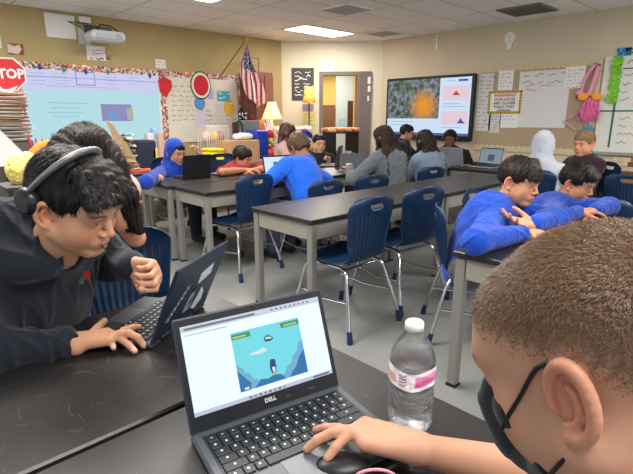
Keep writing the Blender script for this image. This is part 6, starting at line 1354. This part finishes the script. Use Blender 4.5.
def hair_long(m, L=.30, tip=None, back=True, front=True, wid=.07, bend=0.0, n=0):
    def fn(J):
        s = J['s']
        def b(S):
            short_cap(S, .014, face_z=.065, back=-.12, ears=False)
            d = J['R'].T @ (-unit(J['NB'] - J['P'])); tp = V(0, -.055, .02)
            for x in np.linspace(-wid, wid, 7):
                e = V(x * 1.0, -.07 - .015 * (1 - (x / wid) ** 2), -.02); S.chain([V(x * .7, -.06, .03), e, e + d * .12 + V(x * .2, -.02, 0), e + d * L + V(x * .35 + bend * .3, -.03 + .02 * math.sin(x * 80), 0)], [.034, .034, .032, .016], k=.02)
            if front:
                for e in (1, -1): S.chain([(e * .06, .02, .06), (e * .083, .005, -.02), V(e * .085, .01, -.04) + d * .06, V(e * .08, .03, -.04) + d * (L * .7)], [.022, .022, .022, .012], k=.02)
        o = hair_sdf(J, b, m, h=.0065, amp=.006, fr=(150, 90, 10), strands=(1500, .09, .004, .006, tip or m), flow=lambda q: np.stack([0 * q[:, 0], 0 * q[:, 0], -1 + 0 * q[:, 0]], 1), rg=(lambda q: (q[:, 2] < -.08)) if tip else None)
    return fn
m_royal = clothmat('royal blue', (14, 66, 170)); m_royal2 = clothmat('deep royal blue', (18, 56, 150))
zt = TABLE_Z
# boy in blue sweatshirt at the right hand table
H13 = at(519, 182, 1, 1.20); J13 = person('boy in bright blue sweatshirt leaning on the right hand table, one palm turned up', H13, -94, 12, -3, V(2.70, 1.45, .48), -54, s=1.12, h=.0045, skin=(200, 144, 112), chest=H13 + V(-.13, .10, -.19), shw=.15,
    arms={'R': (None, at(476, 242, 2, zt + .06), at(524, 233, 2, zt + .045)), 'L': (None, at(556, 219, 2, zt + .06), at(534, 224, 2, zt + .08))},
    hands={'R': dict(d=CR + V(0, 0, .0), n=(0, 0, -1), curl=((10, 20, 10),) * 4), 'L': dict(d=-CR - CF * .1 + V(0, 0, .12), n=unit(V(0, 0, 1) - CF * .5), curl=((12, 18, 12), (14, 18, 12), (20, 25, 12), (26, 30, 15)), spread=(16, 4, -6, -16))},
    hair=hair_bowl, top=garment('sweatshirt', m_royal, h=.006, wrink=.009, wf=18, collar=.02, seed=11, puff=1.0), legs=clothmat('grey shorts', (84, 84, 88)))
mb = MB(); e_ = J13['H'] + J13['R'] @ (V(.079, .0, -.034) * 1.12); mb.ball(e_, .006, 10); solo(mb, 'ear_stud', mat('pearl stud', (236, 232, 226), .2), 'small white ear stud on the boy in the blue sweatshirt', 'earring')
H14 = at(577, 184, 1, 1.18); J14 = person('boy with short black hair in dark blue sweatshirt behind the big foreground head', H14, -98, 16, -2, S_(H14, -88, -.0) + V(-.12, .30, 0), -75, s=1.12, h=.0045, skin=(178, 124, 94), chest=H14 + V(-.12, .10, -.19), shw=.15,
    arms={'R': (None, at(545, 222, 2, zt + .06), at(578, 212, 2, zt + .07)), 'L': (None, at(608, 207, 2, zt + .06), at(594, 211, 2, zt + .07))}, hands={'R': dict(d=CR, n=(0, 0, -1)), 'L': dict(d=-CR, n=(0, 0, -1))},
    hair=hair_quiff, top=garment('sweatshirt', m_royal2, h=.006, wrink=.009, wf=18, collar=.022, seed=12))
# girl behind the boy in headphones
H2 = at(85, 161, 1, 2.12); P2_ = V(.50, 2.35, .48)
J2 = person('girl with long dark hair bending down behind the boy in headphones', H2, 165, 30, 15, P2_, -105, s=1.1, h=.006, skin=(204, 142, 108), chest=H2 + V(.08, .12, -.2), shw=.14,
    arms={'R': (None, None, at(60, 250, 1, 2.15)), 'L': (at(98, 194, 1, 2.14), at(136, 238, 1, 2.06), at(106, 200, 1, 1.98))}, hands={'L': dict(d=(-.3, -.1, .8), n=(-1, 0, 0), curl=((60, 60, 30),) * 4), 'R': dict(d=(.2, -1, 0), n=(0, 0, -1))},
    hair=lambda J: (hair_long(m_hk, L=.33, wid=.075, front=True)(J)), top=garment('sweater', clothmat('dusty pink knit', (186, 156, 142)), sleeves=('R',), h=.007, wrink=.007, seed=14))
def p2_fall(J):
    S = SDF(); a = [at(92, 142, 1, 2.02), at(110, 165, 1, 2.0), at(124, 195, 1, 1.99), at(138, 230, 1, 1.97)]
    S.chain(a, [.06, .055, .05, .02], k=.03); b_ = [p + V(.03, .05, -.02) for p in a]; S.chain(b_, [.05, .05, .04, .015], k=.03); c_ = [p - CR * .045 for p in a[1:]]; S.chain(c_, [.04, .03, .012], k=.03)
    w1 = nz(14, 3); dr = unit(a[3] - a[0]); S.disp = lambda p: .005 * np.sin((p @ CR) * 420 + 3 * w1(p)) ; S.amp = .006; v, f = S.mesh(.005); mesh_obj('hair_fall', v, f, m_hk, J['t'], True, offset=J['base'])
p2_fall(J2)
# hooded boy
H4 = at(176, 153, 1, 5.2)
def hood_up(m, open_=.062):
    def fn(S, J):
        R, H, s = J['R'], J['H'], J['s']; S.frame(R, H, s); S.ell((0, -.02, .03), (.098, .118, .120), k=.04); S.cap((0, -.05, -.05), (0, -.06, -.14), .085, .10, k=.05); S.cap((0, .03, -.1), (0, .0, -.16), .07, .09, k=.04)
        S.ell((0, .13, -.02), (.066, .1, .1), k=.012, op='s'); S.ell((0, .03, -.0), (.074, .09, .10), k=.01, op='s'); S.frame(np.eye(3), (0, 0, 0), 1)
    return fn
person('boy in a blue hooded sweatshirt with the hood up behind a black laptop', H4, -82, 12, 0, S_(H4, -85, .05) , -80, s=1.12, h=.0065, skin=(186, 138, 112),
    arms={'R': (None, at(146, 182, 2, zt + .07), at(156, 177, 2, zt + .05)), 'L': (None, at(203, 170, 1, 5.1), at(200, 156, 1, 5.1))}, hands={'R': dict(d=CR * .6 - CF, n=(0, 0, -1)), 'L': dict(d=(-.3, .1, 1), n=(-.8, .3, 0), curl=((40, 50, 30),) * 4)},
    hair=hair_short(m_hb, .008), top=garment('hoodie', m_royal2, h=.0075, wrink=.009, wf=18, seed=15, extra=hood_up(m_royal2), neckcut=.04))
# boy in dark red
H5 = at(243, 158, 1, 4.85)
person('boy in dark red shirt resting low over his arms on the table', H5, -66, 16, 10, S_(H5, -100, -.38, .46) + V(.05, .0, 0), -100, s=1.1, h=.006, skin=(196, 130, 98), chest=H5 + V(-.02, .12, -.17),
    arms={'R': (None, at(222, 172, 2, zt + .05), at(246, 170, 2, zt + .04)), 'L': (None, at(268, 168, 2, zt + .05), at(254, 170, 2, zt + .04))}, hands={'R': dict(d=CR, n=(0, 0, -1)), 'L': dict(d=-CR, n=(0, 0, -1))},
    hair=hair_short(m_hk, .014, .058), top=garment('shirt', clothmat('dark red', (142, 34, 44)), short=True, h=.008, seed=16))
# person in royal blue, back turned
H6 = at(299, 149, 1, 3.62)
person('person in a royal blue shirt seen from behind, bent low over the table', H6, 92, 30, 0, V(3.06, 3.22, .50), 98, s=1.12, h=.006, skin=(150, 102, 76), chest=at(300, 170, 1, 3.45), shw=.16,
    arms={'L': (None, at(262, 186, 1, 3.5), at(278, 176, 1, 3.85)), 'R': (None, at(331, 182, 1, 3.5), at(322, 172, 1, 3.85))},
    hair=hair_short(hairmat('streaked brown', (84, 64, 48), .5), .014, .06), top=garment('shirt', clothmat('bright royal', (28, 92, 205)), short=True, h=.0065, wrink=.01, wf=14, seed=17, puff=.98), legs=clothmat('blue jeans', (62, 74, 96)))
# brown haired girl seen from behind
m_hk9 = hairmat('espresso', (38, 27, 22), .5)
H9 = at(383, 139, 1, 3.50); hair9 = mat('hair caramel ends', (92, 62, 44), .5, spec=.2)
person('girl with long brown tipped hair in a grey jacket, seen from behind', H9, 95, 12, 0, S_(H9, 85, .16, .5), 84, s=1.1, h=.007, skin=(196, 146, 116), face=0, headkw=dict(eyes=0, mouth=0),
    arms={'L': (None, at(352, 180, 1, 3.55), at(350, 168, 1, 3.75)), 'R': (None, at(404, 184, 1, 3.5), at(396, 176, 1, 3.9))}, hair=hair_long(m_hk9, L=.34, tip=hair9, wid=.095), top=garment('jacket', clothmat('faded grey denim', (92, 98, 104)), h=.0075, wrink=.01, wf=20, seed=18, puff=1.08, collar=.02), legs=clothmat('blue jeans', (62, 74, 96)))
H11 = at(424, 142, 1, 3.48)
person('girl with dark hair in a pale denim jacket, seen from behind', H11, 78, 14, 0, S_(H11, 84, .16, .5), 80, s=1.1, h=.007, skin=(186, 136, 108), face=0, headkw=dict(eyes=0, mouth=0),
    arms={'L': (None, at(409, 180, 1, 3.6), at(404, 170, 1, 3.9)), 'R': (None, at(452, 176, 1, 3.5), at(449, 166, 1, 3.8))}, hair=hair_long(m_hk, L=.27, wid=.07), top=garment('jacket', clothmat('pale denim', (112, 126, 146)), h=.0075, wrink=.01, wf=20, seed=19, puff=1.08, collar=.02), legs=clothmat('blue jeans', (62, 74, 96)))
# man before the television
H10 = at(407, 133, 1, 5.0)
J10 = person('man with glasses in a black shirt sitting before the television, in profile', H10, -52, 12, 0, S_(H10, -60, .1, .55), -60, s=1.1, h=.007, skin=(186, 136, 108), shw=.17, arms={'L': (None, None, H10 + V(.15, -.35, -.42)), 'R': (None, None, H10 + V(-.05, -.38, -.42))}, hair=hair_short(m_hb, .009, .07), top=garment('shirt', clothmat('black knit', (28, 29, 34)), h=.008, seed=20, puff=1.1))
R, H, s_ = J10['R'], J10['H'], J10['s']; mb = MB()
for e in (1, -1): mb.tube([H + R @ (V(e * (.032 + .022 * math.cos(t)), .107, .004 + .018 * math.sin(t)) * s_) for t in np.linspace(0, 2 * PI, 15)], .0018, 5, caps=False); mb.tube([H + R @ (V(e * .054, .105, .008) * s_), H + R @ (V(e * .078, .0, .012) * s_)], .002, 5)
solo(mb, 'eyeglasses', m_black, 'thin framed eyeglasses on the man before the television', 'glasses')
# dark skinned person with headphones
H12 = at(450, 139, 0, 6.85)
J12 = person('person with headphones in a black shirt facing the camera below the television', H12, 205, 8, 0, S_(H12, 200, .06, .5), 200, s=1.1, h=.007, skin=(112, 74, 56), arms={'R': (None, H12 + V(-.05, .33, -.36), H12 + V(-.27, .12, -.30)), 'L': (None, H12 + V(-.1, -.38, -.34), H12 + V(-.36, -.32, -.34))}, hair=hair_short(hairmat('cropped black', (22, 20, 20), .6), .012, .07), top=garment('shirt', clothmat('black knit', (28, 29, 34)), h=.008, seed=21))
R, H, s_ = J12['R'], J12['H'], J12['s']; hq = thing('headphones', 'grey headphones on the person facing the camera below the television', 'headphones', tuple(H)); mb = MB(); mb.tube([H + R @ (V(.092 * math.sin(a), -.01, .03 + .1 * math.cos(a)) * s_) for a in np.linspace(-1.6, 1.6, 17)], .011, 8); mb.build('head_band', m_dark, hq, world=True)
for e in (1, -1): mb = MB(); mb.tube([H + R @ (V(e * .085, -.01, 0) * s_), H + R @ (V(e * .108, -.01, 0) * s_)], [.036, .032], 16); mb.build('ear_cup', m_dark, hq, world=True)
# white hood
H15 = at(543, 147, 0, 5.0); m_wh = clothmat('white cotton', (172, 176, 186))
person('person in a white hooded top, hood up, turned away from the camera', H15, 20, 5, 0, S_(H15, 10, .02, .5), 10, s=1.1, h=.008, skin=(196, 150, 124), face=0, headkw=dict(eyes=0, mouth=0), hair=None, top=garment('hooded_top', m_wh, h=.008, wrink=.008, seed=22, extra=hood_up(m_wh), neckcut=.04))
H16 = at(584, 144, 0, 6.0)
person('boy with sandy hair and dark maroon collar looking left below the flamingo', H16, 165, 8, 0, S_(H16, 150, .0, .5), 150, s=1.16, h=.007, skin=(206, 146, 120), hair=hair_short(hairmat('sandy', (128, 98, 66), .5), .012, .065), top=garment('shirt', clothmat('black maroon', (44, 26, 32)), h=.008, seed=23, collar=.018))
# behind: two more in front of the doorway
H8 = at(319, 144, 1, 5.0)
person('person with tied back dark hair and black jacket looking towards the camera', H8, -112, 4, -4, S_(H8, -120, .04, .5), -120, s=1.1, h=.006, skin=(196, 148, 120), arms={'L': (None, None, at(329, 164, 1, 4.75)), 'R': (None, None, at(306, 172, 1, 4.7))}, hands={'L': dict(d=(-.2, .1, 1), n=(-1, 0, 0), curl=((60, 70, 40),) * 4)}, hair=lambda J: hair_sdf(J, lambda S: (short_cap(S, .009, face_z=.075), S.ell((0, -.115, .03), (.03, .03, .03), k=.01)), m_hb, h=.006, amp=.002), top=garment('jacket', clothmat('black shell', (26, 28, 34)), h=.008, seed=24, collar=.02))
H7 = at(288, 133, 1, 5.6)
person('woman with long straight brown hair sitting beyond the lamp, face turned right', H7, -48, 8, 0, S_(H7, -45, .06, .55), -45, s=1.1, h=.007, skin=(206, 152, 124), hair=hair_long(mat('hair chestnut', (74, 44, 36), .4, noise=.3, nscale=60, bump=.4, bscale=150), L=.45, wid=.07), top=garment('sweater', clothmat('blush knit', (198, 160, 150)), h=.008, seed=25))
R90 = PI / 2
chair(2.30, 2.14, R90 + .02, 'blue ribbed chair at the near side of the middle table, left of two')
chair(2.92, 2.15, R90 - .10, 'blue ribbed chair at the near side of the middle table, right of two')
chair(2.43, 3.60, R90 + .14, 'blue chair tucked under the table left of the person in the royal blue shirt')
def chpx(x, y, Y, face, label, sc=1.0):
    q = at(x, y, 1, Y); c = q + V(math.cos(face), math.sin(face), 0) * .254 * sc; return chair(c[0], c[1], face, label, sc)
chpx(329, 182, 3.02, R90 - .1, 'blue chair right behind the person in the royal blue shirt', .98)
chpx(375, 178, 3.02, R90 - .25, 'blue chair behind the girl with brown tipped hair', .98)
chpx(434, 171, 3.05, R90 - .25, 'blue chair behind the girl in the pale denim jacket', .98)
chair(.70, 1.90, -R90 - .35, 'blue chair whose back shows beside the raised fist of the boy in headphones', 1.07)
chair(2.76, 1.44, math.radians(-52), 'blue chair under the boy in the blue sweatshirt leaning on the right hand table', 1.0)
chair(3.45, 1.6, -R90, 'blue chair under the second blue sweatshirt boy with short black hair', 1.0)
chair(4.02, 1.03, 0, 'bright blue chair showing between the second blue boy and the tipped laptop', .98)
chpx(629, 172, 1.25, 0, 'dark blue chair at the right frame edge before the wood strip panel', 1.0)
chair(2.72, 5.3, -R90, 'blue chair under the boy in the blue hood')
chair(3.5, 5.3, -R90, 'blue chair under the boy in the dark red shirt')
chair(4.84, 1.90, 0.1, 'blue chair under the person in the white hood')
chair(5.75, 1.75, R90 + .9, 'blue chair under the boy with sandy hair')
